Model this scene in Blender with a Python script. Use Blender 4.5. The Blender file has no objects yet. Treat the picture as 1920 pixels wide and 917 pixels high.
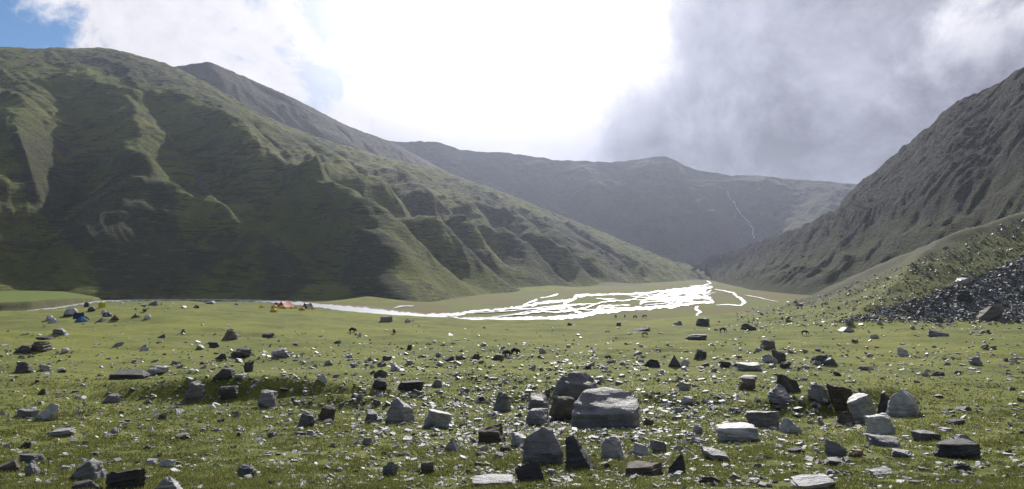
import bpy, bmesh, math, random
import numpy as np
from mathutils import Vector, Matrix

random.seed(7)
rng = np.random.default_rng(7)
S = bpy.context.scene
C = S.collection
R = math.radians

# ------------------------------------------------------------------ camera, world, sun, exposure
F, CX, CY, HZ = 1423.0, 960.0, 458.5, 505.0          # focal length and frame of the 1920x917 photograph, horizon row
PITCH = math.atan((HZ - CY) / F)
cam = bpy.data.cameras.new('camera'); cam_o = bpy.data.objects.new('camera', cam); C.objects.link(cam_o)
cam.sensor_width = 36.0; cam.lens = F / 1920 * 36.0
cam.clip_start = 0.1; cam.clip_end = 30000
cam_o.location = (0, 0, 0); cam_o.rotation_euler = (R(90) + PITCH, 0, 0)
S.camera = cam_o
S.view_settings.view_transform = 'Standard'; S.view_settings.look = 'None'
S.view_settings.gamma = 1; S.view_settings.exposure = 0.12
S.render.engine = 'CYCLES'
S.cycles.use_denoising = True
S.cycles.max_bounces = 6; S.cycles.diffuse_bounces = 2; S.cycles.glossy_bounces = 2
S.cycles.volume_bounces = 1; S.cycles.transparent_max_bounces = 4
S.cycles.sample_clamp_indirect = 4.0

SUN_EL, SUN_AZ = R(33.0), R(8.0)
SUNV = Vector((math.sin(SUN_AZ) * math.cos(SUN_EL), math.cos(SUN_AZ) * math.cos(SUN_EL), math.sin(SUN_EL)))
sun = bpy.data.lights.new('sun', 'SUN'); sun_o = bpy.data.objects.new('sun', sun); C.objects.link(sun_o)
sun.energy = 5.0; sun.angle = R(0.6); sun.color = (1.0, 0.955, 0.88)
sun_o.rotation_euler = (-SUNV).to_track_quat('-Z', 'Y').to_euler()
sun_o.location = (0, 0, 300)


class NT:
    """small helper to write node trees"""
    def __init__(self, tree):
        self.t = tree; tree.nodes.clear()
    def n(self, kind, inputs=None, **props):
        nd = self.t.nodes.new(kind)
        for k, v in props.items(): setattr(nd, k, v)
        for k, v in (inputs or {}).items():
            if isinstance(v, bpy.types.NodeSocket): self.t.links.new(v, nd.inputs[k])
            else: nd.inputs[k].default_value = v
        return nd
    def math(self, op, a, b=0.0, c=0.0, clamp=False):
        return self.n('ShaderNodeMath', {0: a, 1: b, 2: c}, operation=op, use_clamp=clamp).outputs[0]
    def mix(self, f, a, b):
        nd = self.n('ShaderNodeMix', data_type='RGBA', clamp_factor=True)
        for k, v in ((0, f), (6, a), (7, b)):
            if isinstance(v, bpy.types.NodeSocket): self.t.links.new(v, nd.inputs[k])
            else: nd.inputs[k].default_value = v if k == 0 else (*v, 1.0) if len(v) == 3 else v
        return nd.outputs[2]
    def ramp(self, v, lo, hi, a=0.0, b=1.0):
        return self.n('ShaderNodeMapRange', {0: v, 1: lo, 2: hi, 3: a, 4: b}, interpolation_type='SMOOTHSTEP').outputs[0]
    def noise(self, vec, scale, detail=4.0, rough=0.55, dist=0.0):
        nd = self.n('ShaderNodeTexNoise', {'Scale': scale, 'Detail': detail, 'Roughness': rough, 'Distortion': dist})
        if vec is not None: self.t.links.new(vec, nd.inputs['Vector'])
        return nd.outputs['Fac']
    def vmul(self, vec, m):
        return self.n('ShaderNodeVectorMath', {0: vec, 1: m}, operation='MULTIPLY').outputs[0]


def pdir(px, py):
    x = (px - CX) / F; v = (CY - py) / F
    c, s = math.cos(PITCH), math.sin(PITCH)
    return np.array([x, c - v * s, s + v * c])


def P(px, py, Y):
    d = pdir(px, py)
    return d * (Y / d[1])


def project(X, Y, Z):
    c, s = math.cos(PITCH), math.sin(PITCH)
    f = Y * c + Z * s; u = -Y * s + Z * c
    return CX + F * X / f, CY - F * u / f


world = bpy.data.worlds.new('World'); S.world = world; world.use_nodes = True
w = NT(world.node_tree)
tc = w.n('ShaderNodeTexCoord').outputs['Generated']
sky = w.n('ShaderNodeTexSky', sky_type='NISHITA', sun_disc=False, sun_elevation=SUN_EL, sun_rotation=SUN_AZ,
          altitude=3800.0, air_density=1.0, dust_density=0.6, ozone_density=1.5)
blue = w.n('ShaderNodeVectorMath', {0: sky.outputs[0], 1: (0.062, 0.088, 0.098)}, operation='MULTIPLY').outputs[0]
sep = w.n('ShaderNodeSeparateXYZ', {0: tc})
dx, dy, dz = sep.outputs


def dirdot(px, py):
    d = pdir(px, py); d = d / np.linalg.norm(d)
    return w.n('ShaderNodeVectorMath', {0: tc, 1: tuple(d)}, operation='DOT_PRODUCT').outputs['Value']


def angle_to(px, py):                                   # degrees away from that direction of the sky
    return w.math('MULTIPLY', w.math('ARCCOSINE', w.math('MINIMUM', dirdot(px, py), 0.999999)), 180 / math.pi)


az = w.math('MULTIPLY', w.math('ARCTAN2', dx, dy), 180 / math.pi)
el = w.math('MULTIPLY', w.math('ARCSINE', dz), 180 / math.pi)
warp = w.n('ShaderNodeTexNoise', {'Vector': tc, 'Scale': 2.2, 'Detail': 3.0})
wv = w.n('ShaderNodeVectorMath', {0: warp.outputs['Color'], 1: (0.22, 0.22, 0.22), 2: tc}, operation='MULTIPLY_ADD').outputs[0]
n_big = w.noise(wv, 3.4, 6.0, 0.55)
n_mid = w.noise(wv, 8.0, 8.0, 0.6)
n_fine = w.noise(wv, 17.0, 8.0, 0.62)
billow = w.math('ADD', w.math('MULTIPLY', n_mid, 0.65), w.math('MULTIPLY', n_fine, 0.35))
# cover: the cloud opens to the left of the valley, and in one small gap over the left ridge
edge = w.math('ADD', w.math('ADD', az, w.math('MULTIPLY', el, -0.28)), w.math('MULTIPLY', w.math('SUBTRACT', billow, 0.5), 26.0))
cover_l = w.ramp(edge, -37.5, -34.4)
gap = w.ramp(w.math('ADD', angle_to(597, 40), w.math('MULTIPLY', w.math('SUBTRACT', n_fine, 0.5), 26.0)), -0.5, 4.5)
gap2 = w.ramp(w.math('ADD', angle_to(612, 140), w.math('MULTIPLY', w.math('SUBTRACT', n_fine, 0.5), 24.0)), -0.5, 3.6)
gaps = w.math('ADD', w.math('MULTIPLY', w.math('MULTIPLY', gap, gap2), 0.34), 0.66)
puffs = w.ramp(n_big, 0.50, 0.60)
cover = w.math('MULTIPLY', w.math('MAXIMUM', cover_l, w.math('MULTIPLY', puffs, w.ramp(az, -55.0, -44.0, 0.75, 0.12))), gaps)
# brightness: thin and white towards the sun, thick and grey over the right hand ridge
nm = w.math('SUBTRACT', n_mid, 0.5); bl = w.math('SUBTRACT', billow, 0.5)
gx = w.math('DIVIDE', w.math('ADD', az, 2.2), 11.5)
gy = w.math('DIVIDE', w.math('SUBTRACT', 22.5, el), 9.6)
gr = w.math('SQRT', w.math('ADD', w.math('MULTIPLY', gx, gx), w.math('MULTIPLY', gy, gy)))
glow = w.ramp(w.math('ADD', gr, w.math('MULTIPLY', bl, 1.5)), 1.55, 0.45)
thick = w.ramp(w.math('ADD', w.math('ADD', az, w.math('MULTIPLY', nm, 15.0)), w.ramp(el, 15.0, 6.0, 0.0, 5.0)), 7.5, 14.5)
thick = w.math('MULTIPLY', thick, w.ramp(az, 80.0, 40.0, 0.6, 1.0))
low = w.ramp(w.math('ADD', el, w.math('MULTIPLY', nm, 7.0)), 15.5, 7.8)
bright = w.math('ADD', w.math('ADD', 0.80, w.math('MULTIPLY', bl, 0.9)), w.ramp(el, 14.0, 8.0, 0.0, -0.20))
corner = w.math('MULTIPLY', w.ramp(w.math('ADD', az, w.math('MULTIPLY', bl, 30.0)), 27.0, 34.0), w.ramp(el, 11.0, 17.0))
grey = w.math('ADD', w.math('ADD', w.math('ADD', 0.345, w.math('MULTIPLY', low, -0.235)), w.math('MULTIPLY', bl, 0.85)), w.math('MULTIPLY', corner, 0.38))
lit = w.math('ADD', w.math('MULTIPLY', bright, w.math('SUBTRACT', 1.0, thick)), w.math('MULTIPLY', grey, thick))
lit = w.math('ADD', lit, w.math('MULTIPLY', w.math('MULTIPLY', glow, 0.95), w.math('SUBTRACT', 1.0, w.math('MULTIPLY', thick, 0.85))))
lit = w.math('MAXIMUM', lit, 0.07)
far_side = w.ramp(dy, 0.75, -0.3, 1.0, 0.38)            # greyer cloud behind the camera, dimmed to deepen shade on the hills
lit = w.math('MULTIPLY', lit, far_side)
ccol = w.mix(w.ramp(lit, 0.15, 0.8), (0.92, 0.95, 1.18), (1.0, 0.99, 1.05))
ccol = w.n('ShaderNodeVectorMath', {0: ccol, 1: w.n('ShaderNodeCombineXYZ', {0: lit, 1: lit, 2: lit}).outputs[0]}, operation='MULTIPLY').outputs[0]
final = w.mix(cover, blue, ccol)
bg = w.n('ShaderNodeBackground', {'Color': final, 'Strength': 1.0})
w.n('ShaderNodeOutputWorld', {'Surface': bg.outputs[0]})

# ------------------------------------------------------------------ numpy noise
_perm = rng.permutation(4096).astype(np.int64)
_grad = rng.uniform(0, 2 * np.pi, 4096)
_gx, _gy = np.cos(_grad), np.sin(_grad)


def perlin(x, y, seed=0):
    xi = np.floor(x).astype(np.int64); yi = np.floor(y).astype(np.int64)
    xf, yf = x - xi, y - yi
    u = xf * xf * xf * (xf * (xf * 6 - 15) + 10); v = yf * yf * yf * (yf * (yf * 6 - 15) + 10)
    def g(ix, iy, fx, fy):
        h = _perm[(_perm[(ix + seed * 131) & 4095] + iy) & 4095]
        return _gx[h] * fx + _gy[h] * fy
    a = g(xi, yi, xf, yf); b = g(xi + 1, yi, xf - 1, yf)
    c = g(xi, yi + 1, xf, yf - 1); d = g(xi + 1, yi + 1, xf - 1, yf - 1)
    return 1.5 * ((a + u * (b - a)) + v * ((c + u * (d - c)) - (a + u * (b - a))))


def fbm(x, y, octs=4, seed=0, gain=0.5, ridged=False):
    s = np.zeros_like(x, dtype=float); a = 1.0; f = 1.0; tot = 0
    for k in range(octs):
        p = perlin(x * f, y * f, seed + k * 7)
        if ridged: p = 1 - 2 * np.abs(p)
        s += a * p; tot += a; a *= gain; f *= 2.03
    return s / tot


def sst(x, a, b):
    t = np.clip((x - a) / (b - a), 0, 1)
    return t * t * (3 - 2 * t)


# ------------------------------------------------------------------ height of the ground (camera eye is z = 0)
PY = np.array([-400, -60, -10, 0, 5, 11, 18, 25, 40, 60, 90, 130, 180, 230, 300, 400, 9000], float)
PZ = np.array([80, 10.5, -0.5, -1.7, -2.3, -3.15, -4.15, -5.05, -6.95, -9.3, -12.4, -15.3, -17.3, -18.7, -20.5, -21.5, -21.5], float)
AP = np.array([-3000, -300, 0, 150, 350, 560, 700, 900, 1200, 1450, 1920, 6000], float)
AZ = np.array([4, 4, 5.0, 5.0, 6.6, 4.2, 2.2, 0.2, -0.5, 0.5, 2.0, 2.0], float)
EP = np.array([-3000, 0, 150, 250, 350, 560, 750, 900, 1200, 1450, 1700, 6000], float)
EY = np.array([290, 290, 300, 325, 345, 340, 310, 300, 310, 390, 430, 430], float)
FLOOR = -26.0


def height(X, Y):
    X = np.asarray(X, float); Y = np.asarray(Y, float)
    Yc = np.maximum(Y, 1.0)
    px = CX + F * X / np.maximum(Yc, 0.35 * np.abs(X))
    z = np.interp(Y, PY, PZ)
    z = z + np.interp(px, AP, AZ) * sst(Y, 110, 320)
    r = np.hypot(X, Y)
    # hummocks and low terraces of the meadow
    k = sst(r, 6, 60)
    z = z + 0.11 * fbm(X / 2.3, Y / 2.3, 3, 3) * (1 - 0.6 * k) + (0.25 + 0.35 * k) * fbm(X / 11, Y / 8, 3, 11)
    ter = fbm(X / 34 + 3.1, Y / 15, 3, 23)
    z = z + sst(r, 12, 45) * (0.42 * sst(ter, -0.10, 0.16) + 0.45 * ter - 0.2)
    z = z + sst(r, 60, 140) * 0.45 * fbm(X / 60, Y / 40, 2, 31) * (1 - 0.6 * sst(Y, 220, 300))
    for (mx, my, rx, ry, hh) in ((-20, 46, 7, 1.7, 1.0), (-13.5, 46, 5, 1.5, 0.8), (-8.5, 38, 5, 1.4, 0.95), (14, 33, 4.5, 1.3, 0.95), (-57, 88, 10, 4, 1.6), (-30, 52, 7, 2, 0.6),
                                 (22, 50, 9, 2.2, 0.7), (3, 62, 12, 3, 0.7), (40, 75, 14, 4, 0.9), (-14, 20, 4, 1.2, 0.3)):
        qq = ((X - mx) / rx) ** 2 + ((Y - my - 1.5 * perlin(X / 5, X * 0 + my, 9)) / ry) ** 2
        z = z + hh * np.exp(-qq)
    # edge of the meadow down to the flood plain
    ye = np.interp(px, EP, EY) + 22 * fbm(X / 55, Y / 55, 3, 41)
    fl = FLOOR + 0.05 * fbm(X / 9, Y / 9, 2, 51) + np.maximum(0, Y - 1500) * 0.004
    z = z + (fl - z) * sst(Y, ye - 5, ye + 75)
    # flood plain fans: left bank beyond the river, two grassy cones under the left hill
    yb = np.interp(px, [-2000, 0, 60, 120, 175, 230, 330], [430, 462, 480, 530, 600, 720, 1000]) + 7 * fbm(X / 25, Y / 25, 3, 61)
    z = z + (sst(Y, yb, yb + 8) * 5.4 * sst(Y, 400, 440) + np.clip((Y - yb) * 0.02, 0, 8)) * sst(px, 250, 110)
    for (cx, cy, rx, ry, hh) in ((-112, 592, 30, 26, 5.2), (8, 1010, 75, 90, 9.0), (150, 1300, 60, 100, 6.0)):
        q = np.hypot((X - cx) / rx, (Y - cy) / ry)
        z = z + hh * np.clip(1 - q / 1.7, 0, 1) ** 1.6
    # the near spur of the right hand slope
    wob = 4 * fbm(X / 40, Y / 40, 3, 71)
    rise = 0.46 * np.minimum(X - 108 + wob, Y - 246 + wob * 0.7)
    crest = 0.40 * (X - 116) - 0.34 * (Y - 338) + wob * 0.25
    a = np.minimum(rise, crest)
    a = np.where(Y > 150, a, 0)
    z = z + np.where(a > -8, np.logaddexp(0, a / 2.5) * 2.5, 0) * sst(Y, 150, 240)
    return z


def hit(px, py, y0=3.0, y1=3000.0):
    d = pdir(px, py)
    Y = np.geomspace(y0, y1, 3000)
    X = Y * d[0] / d[1]; Z = Y * d[2] / d[1]
    under = Z < height(X, Y)
    i = int(np.argmax(under)) if under.any() else len(Y) - 1
    a, b = Y[max(i - 1, 0)], Y[i]
    for _ in range(12):
        m = 0.5 * (a + b)
        if m * d[2] / d[1] < height(np.array([m * d[0] / d[1]]), np.array([m]))[0]: b = m
        else: a = m
    return b * d[0] / d[1], b, float(height(np.array([b * d[0] / d[1]]), np.array([b]))[0])


# ------------------------------------------------------------------ mesh helpers
def grid_mesh(name, V, nr, nc, mat, closed=False, attrs=None):
    me = bpy.data.meshes.new(name)
    idx = np.arange(nr * nc).reshape(nr, nc)
    if closed: idx = np.concatenate([idx, idx[:, :1]], 1)
    q = np.stack([idx[:-1, :-1], idx[:-1, 1:], idx[1:, 1:], idx[1:, :-1]], -1).reshape(-1, 4)
    raw(me, V.reshape(-1, 3), q)
    for k, v in (attrs or {}).items():
        at = me.attributes.new(k, 'FLOAT', 'POINT'); at.data.foreach_set('value', v.astype(np.float32).ravel())
    me.materials.append(mat)
    o = bpy.data.objects.new(name, me); C.objects.link(o)
    return o


def raw(me, V, faces, smooth=True):
    n = faces.shape[1]
    me.vertices.add(len(V)); me.vertices.foreach_set('co', np.ascontiguousarray(V, dtype=np.float32).ravel())
    me.loops.add(faces.size); me.loops.foreach_set('vertex_index', np.ascontiguousarray(faces, dtype=np.int32).ravel())
    me.polygons.add(len(faces))
    me.polygons.foreach_set('loop_start', np.arange(0, faces.size, n, dtype=np.int32))
    me.polygons.foreach_set('use_smooth', np.full(len(faces), smooth))
    me.update(calc_edges=True)


def structure(o): o['kind'] = 'structure'; return o


def mat_new(name):
    m = bpy.data.materials.new(name); m.use_nodes = True
    return m, NT(m.node_tree)


def finish(nt, color, rough=0.9, bump=None, strength=0.4, dist=0.1, spec=0.25, extra=None):
    inp = {'Base Color': color, 'Roughness': rough, 'Specular IOR Level': spec}
    inp.update(extra or {})
    if bump is not None:
        inp['Normal'] = nt.n('ShaderNodeBump', {'Height': bump, 'Strength': strength, 'Distance': dist}).outputs[0]
    b = nt.n('ShaderNodeBsdfPrincipled', inp)
    nt.n('ShaderNodeOutputMaterial', {'Surface': b.outputs[0]})


# ------------------------------------------------------------------ materials of the land
def meadow_material():
    m, n = mat_new('meadow_grass')
    pos = n.n('ShaderNodeNewGeometry').outputs['Position']
    big = n.noise(pos, 0.018, 4.0, 0.6)
    mid = n.noise(pos, 0.11, 5.0, 0.6)
    fine = n.noise(pos, 0.9, 6.0, 0.65)
    tiny = n.noise(pos, 7.0, 4.0, 0.65)
    col = n.mix(n.ramp(mid, 0.35, 0.65), (0.096, 0.114, 0.022), (0.158, 0.166, 0.038))
    col = n.mix(n.ramp(big, 0.44, 0.62, 0.0, 0.75), col, (0.185, 0.195, 0.034))
    col = n.mix(n.ramp(fine, 0.52, 0.70, 0.0, 0.65), col, (0.052, 0.072, 0.020))
    col = n.mix(n.ramp(n.noise(pos, 0.35, 5.0, 0.7), 0.56, 0.70, 0.0, 0.6), col, (0.130, 0.118, 0.055))
    col = n.mix(n.ramp(tiny, 0.55, 0.75, 0.0, 0.55), col, (0.170, 0.180, 0.060))
    # bare gravelly soil patches
    soil = n.ramp(n.noise(n.vmul(pos, (1, 1, 0.3)), 0.55, 7.0, 0.75), 0.60, 0.68, 0.0, 0.7)
    col = n.mix(soil, col, (0.120, 0.108, 0.078))
    # the strewn slope on the right: gravel stripes in thin turf
    at = n.n('ShaderNodeAttribute', attribute_name='scree').outputs['Fac']
    stony = n.math('MULTIPLY', at, n.ramp(n.noise(pos, 0.5, 7.0, 0.8), 0.30, 0.48))
    col = n.mix(stony, col, n.mix(n.ramp(fine, 0.4, 0.6), (0.095, 0.088, 0.078), (0.060, 0.056, 0.052)))
    fl = n.n('ShaderNodeAttribute', attribute_name='plain').outputs['Fac']
    ff = n.noise(n.vmul(pos, (0.011, 0.006, 0.01)), 1.0, 6.0, 0.62, 0.6)
    fcol = n.mix(n.ramp(ff, 0.46, 0.54), (0.105, 0.125, 0.024), (0.120, 0.094, 0.036))
    fcol = n.mix(n.ramp(n.noise(n.vmul(pos, (0.03, 0.012, 0.01)), 1.0, 6.0, 0.6), 0.56, 0.66), fcol, (0.092, 0.084, 0.064))
    col = n.mix(fl, col, fcol)
    col = n.mix(n.n('ShaderNodeAttribute', attribute_name='lush').outputs['Fac'], col, n.mix(mid, (0.070, 0.112, 0.016), (0.125, 0.155, 0.030)))
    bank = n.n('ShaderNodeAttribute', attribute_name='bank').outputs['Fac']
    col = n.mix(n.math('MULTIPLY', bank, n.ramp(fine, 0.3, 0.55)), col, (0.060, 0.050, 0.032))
    h = n.math('ADD', n.math('MULTIPLY', tiny, 0.35), n.math('MULTIPLY', fine, 1.0))
    finish(n, col, 0.95, h, 0.7, 0.25, 0.1, {'Sheen Weight': 0.10, 'Sheen Roughness': 0.6, 'Sheen Tint': (0.75, 0.80, 0.35, 1)})
    return m


M_meadow = meadow_material()


def hill_material(name, green, green2, heath, rock, striate=1.0, rockiness=0.0):
    m, n = mat_new(name)
    pos = n.n('ShaderNodeNewGeometry').outputs['Position']
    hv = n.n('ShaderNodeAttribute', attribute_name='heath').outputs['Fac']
    rv = n.n('ShaderNodeAttribute', attribute_name='rock').outputs['Fac']
    big = n.noise(pos, 0.006, 5.0, 0.6)
    mid = n.noise(pos, 0.03, 6.0, 0.65)
    # terracettes: short level steps trodden along the slope
    strv = n.vmul(pos, (0.034, 0.034, 0.26))
    stri = n.math('MULTIPLY', n.noise(strv, 1.0, 5.0, 0.62, 1.1), n.ramp(n.noise(pos, 0.011, 3.0), 0.35, 0.62, 0.80, 1.06))
    fine = n.noise(n.vmul(pos, (0.16, 0.16, 0.45)), 1.0, 6.0, 0.7)
    g = n.mix(n.ramp(big, 0.40, 0.62), green, green2)
    g = n.mix(n.ramp(mid, 0.47, 0.62, 0.0, 0.75), g, (0.085, 0.074, 0.036))
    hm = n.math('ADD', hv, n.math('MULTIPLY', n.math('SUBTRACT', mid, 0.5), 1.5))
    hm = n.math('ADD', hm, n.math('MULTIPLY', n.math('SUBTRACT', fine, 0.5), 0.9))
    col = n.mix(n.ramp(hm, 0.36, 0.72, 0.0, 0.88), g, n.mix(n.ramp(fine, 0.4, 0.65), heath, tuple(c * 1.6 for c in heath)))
    col = n.mix(n.ramp(stri, 0.50, 0.60, 0.0, 0.75 * striate), col, (0.026, 0.028, 0.018))
    col = n.mix(n.ramp(n.noise(strv, 2.3, 5.0, 0.65), 0.58, 0.68, 0.0, 0.5 * striate), col, tuple(c * 1.35 for c in green2))
    rm = n.math('ADD', rv, n.math('MULTIPLY', n.math('SUBTRACT', n.noise(pos, 0.05, 7.0, 0.75), 0.5), 2.0))
    rcol = n.mix(n.ramp(fine, 0.35, 0.65), rock, tuple(c * 0.45 for c in rock))
    col = n.mix(n.ramp(rm, 0.42, 0.62), col, rcol)
    b = n.math('ADD', n.math('MULTIPLY', fine, 2.2), n.math('MULTIPLY', stri, 2.6 * striate))
    b = n.math('ADD', b, n.math('MULTIPLY', mid, 2.0))
    b = n.math('ADD', b, n.math('MULTIPLY', n.math('MULTIPLY', rm, n.noise(pos, 0.12, 7.0, 0.75)), 3.0 * rockiness))
    finish(n, col, 0.95, b, 1.0, 2.6, 0.12, {'Sheen Weight': 0.07, 'Sheen Roughness': 0.6, 'Sheen Tint': (0.75, 0.80, 0.40, 1)})
    return m


# ------------------------------------------------------------------ ground sheet
def build_ground():
    az = np.concatenate([np.arange(-180, -48, 4.0), np.arange(-48, -38, 0.4), np.arange(-38, 38, 0.14),
                         np.arange(38, 48, 0.4), np.arange(48, 180, 4.0)])
    rr = np.concatenate([[0.05, 0.6, 1.5, 3.0], np.geomspace(4.5, 450, 480), np.geomspace(453, 700, 90), np.geomspace(710, 4700, 90)])
    A, Rr = np.meshgrid(np.radians(az), rr)
    X, Y = Rr * np.sin(A), Rr * np.cos(A)
    Z = height(X, Y)
    V = np.stack([X, Y, Z], -1)
    wob = 4 * fbm(X / 40, Y / 40, 3, 71)
    rise = 0.46 * np.minimum(X - 108 + wob, Y - 246 + wob * 0.7)
    crest = 0.40 * (X - 116) - 0.34 * (Y - 338)
    pxx, pyy = project(X, np.maximum(Y, 0.5), Z)
    up = np.clip((rise - 2) / 6, 0, 1) * sst(Y, 150, 240)
    top = sst(crest - rise + 4 * fbm(X / 30, Y / 30, 3, 77), 15, 2)           # gravelly band along the crest
    scree = up * (0.30 + 0.70 * top)
    plain = sst(Z, FLOOR + 1.6, FLOOR + 0.2) * sst(Y, 280, 330)
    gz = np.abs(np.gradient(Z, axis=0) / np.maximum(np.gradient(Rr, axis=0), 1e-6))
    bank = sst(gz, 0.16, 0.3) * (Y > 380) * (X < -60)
    lush = sst(Y, 430, 480) * sst(pxx, 300, 180) * (Z > FLOOR + 1)
    o = grid_mesh('ground', V, len(rr), len(az), M_meadow, closed=True, attrs={'scree': scree, 'plain': plain, 'bank': bank, 'lush': lush})
    structure(o)
    return o


build_ground()


# ------------------------------------------------------------------ mountains
def smooth_cols(a, k):
    if k < 1: return a
    ker = np.exp(-np.linspace(-2, 2, 2 * k + 1) ** 2); ker /= ker.sum()
    pad = np.concatenate([np.repeat(a[:1], k, 0), a, np.repeat(a[-1:], k, 0)])
    return np.stack([np.convolve(pad[:, c], ker, 'valid') for c in range(a.shape[1])], 1)


def slope_grid(ctrl, ns, nt, convex, back=0.25, sm=0.03):
    """ctrl: (foot px, py, depth, ridge px, py, depth) along the slope -> world grid of the bare slope, plus (s metres, t)"""
    foot = np.array([P(a, b, c) for a, b, c, *_ in ctrl]); ridge = np.array([P(d, e, f) for *_, d, e, f in ctrl])
    L = np.concatenate([[0], np.cumsum(np.linalg.norm(np.diff((foot + ridge) / 2, axis=0), axis=1))])
    s = np.linspace(0, L[-1], ns)
    fi = np.stack([np.interp(s, L, foot[:, c]) for c in range(3)], 1)
    ri = np.stack([np.interp(s, L, ridge[:, c]) for c in range(3)], 1)
    k = int(ns * sm); fi = smooth_cols(fi, k); ri = smooth_cols(ri, k // 2)
    t = np.concatenate([np.linspace(-0.04, 1, nt), np.linspace(1.01, 1 + back, 12)])
    T = np.minimum(t, 1 + back)[:, None]
    tt = np.clip(T, None, 1.0)
    prof = np.where(tt < 0, tt, tt * (1 + convex * (1 - tt)))
    XY = fi[None, :, :2] + (ri - fi)[None, :, :2] * T[..., None]
    Z = fi[None, :, 2] + (ri - fi)[None, :, 2] * prof
    Z = Z - np.clip(T - 1, 0, None) * (ri - fi)[None, :, 2] * 1.6
    V = np.concatenate([XY, Z[..., None]], -1)
    return V, np.broadcast_to(s[None, :], Z.shape), np.broadcast_to(T, Z.shape)


def carve(V, lines, depth, width, berm=0.45):
    px, py = project(V[..., 0], V[..., 1], V[..., 2])
    out = np.zeros(px.shape)
    for line in lines:
        dw = 1.0
        if isinstance(line, tuple): line, dw = line
        pts = []
        for (a, b) in line:
            i = np.argmin((px - a) ** 2 + (py - b) ** 2); pts.append(V.reshape(-1, 3)[i])
        pts = np.array(pts)
        best = np.full(px.shape, 1e9); bt = np.zeros(px.shape)
        n = len(pts) - 1
        for i in range(n):
            a, b = pts[i], pts[i + 1]; ab = b - a; q = np.clip(((V - a) @ ab) / max(ab @ ab, 1e-6), 0, 1)
            d = np.linalg.norm(V - (a + q[..., None] * ab), axis=-1)
            mm = d < best
            best = np.where(mm, d, best); bt = np.where(mm, (i + q) / n, bt)
        amp = depth * dw * (0.35 + 0.65 * sst(bt, 0, 0.35)) * (1 - 0.45 * sst(bt, 0.8, 1.0))
        d = best * (1 + 0.25 * fbm(V[..., 0] / 60, V[..., 1] / 60, 2, 5)); ww = width * (0.6 + 0.5 * dw)
        out += amp * (-np.exp(-np.abs(d / ww) ** 1.5) + berm * np.exp(-((d - 2.1 * ww) / ww) ** 2))
    return out


def blob_mask(px, py, blobs):
    m = np.zeros(px.shape)
    for (cx, cy, rx, ry, ang, v) in blobs:
        c, s_ = math.cos(R(ang)), math.sin(R(ang))
        u = ((px - cx) * c + (py - cy) * s_) / rx; q = (-(px - cx) * s_ + (py - cy) * c) / ry
        m = np.maximum(m, v * np.exp(-(u * u + q * q) ** 1.5))
    return m


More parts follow.
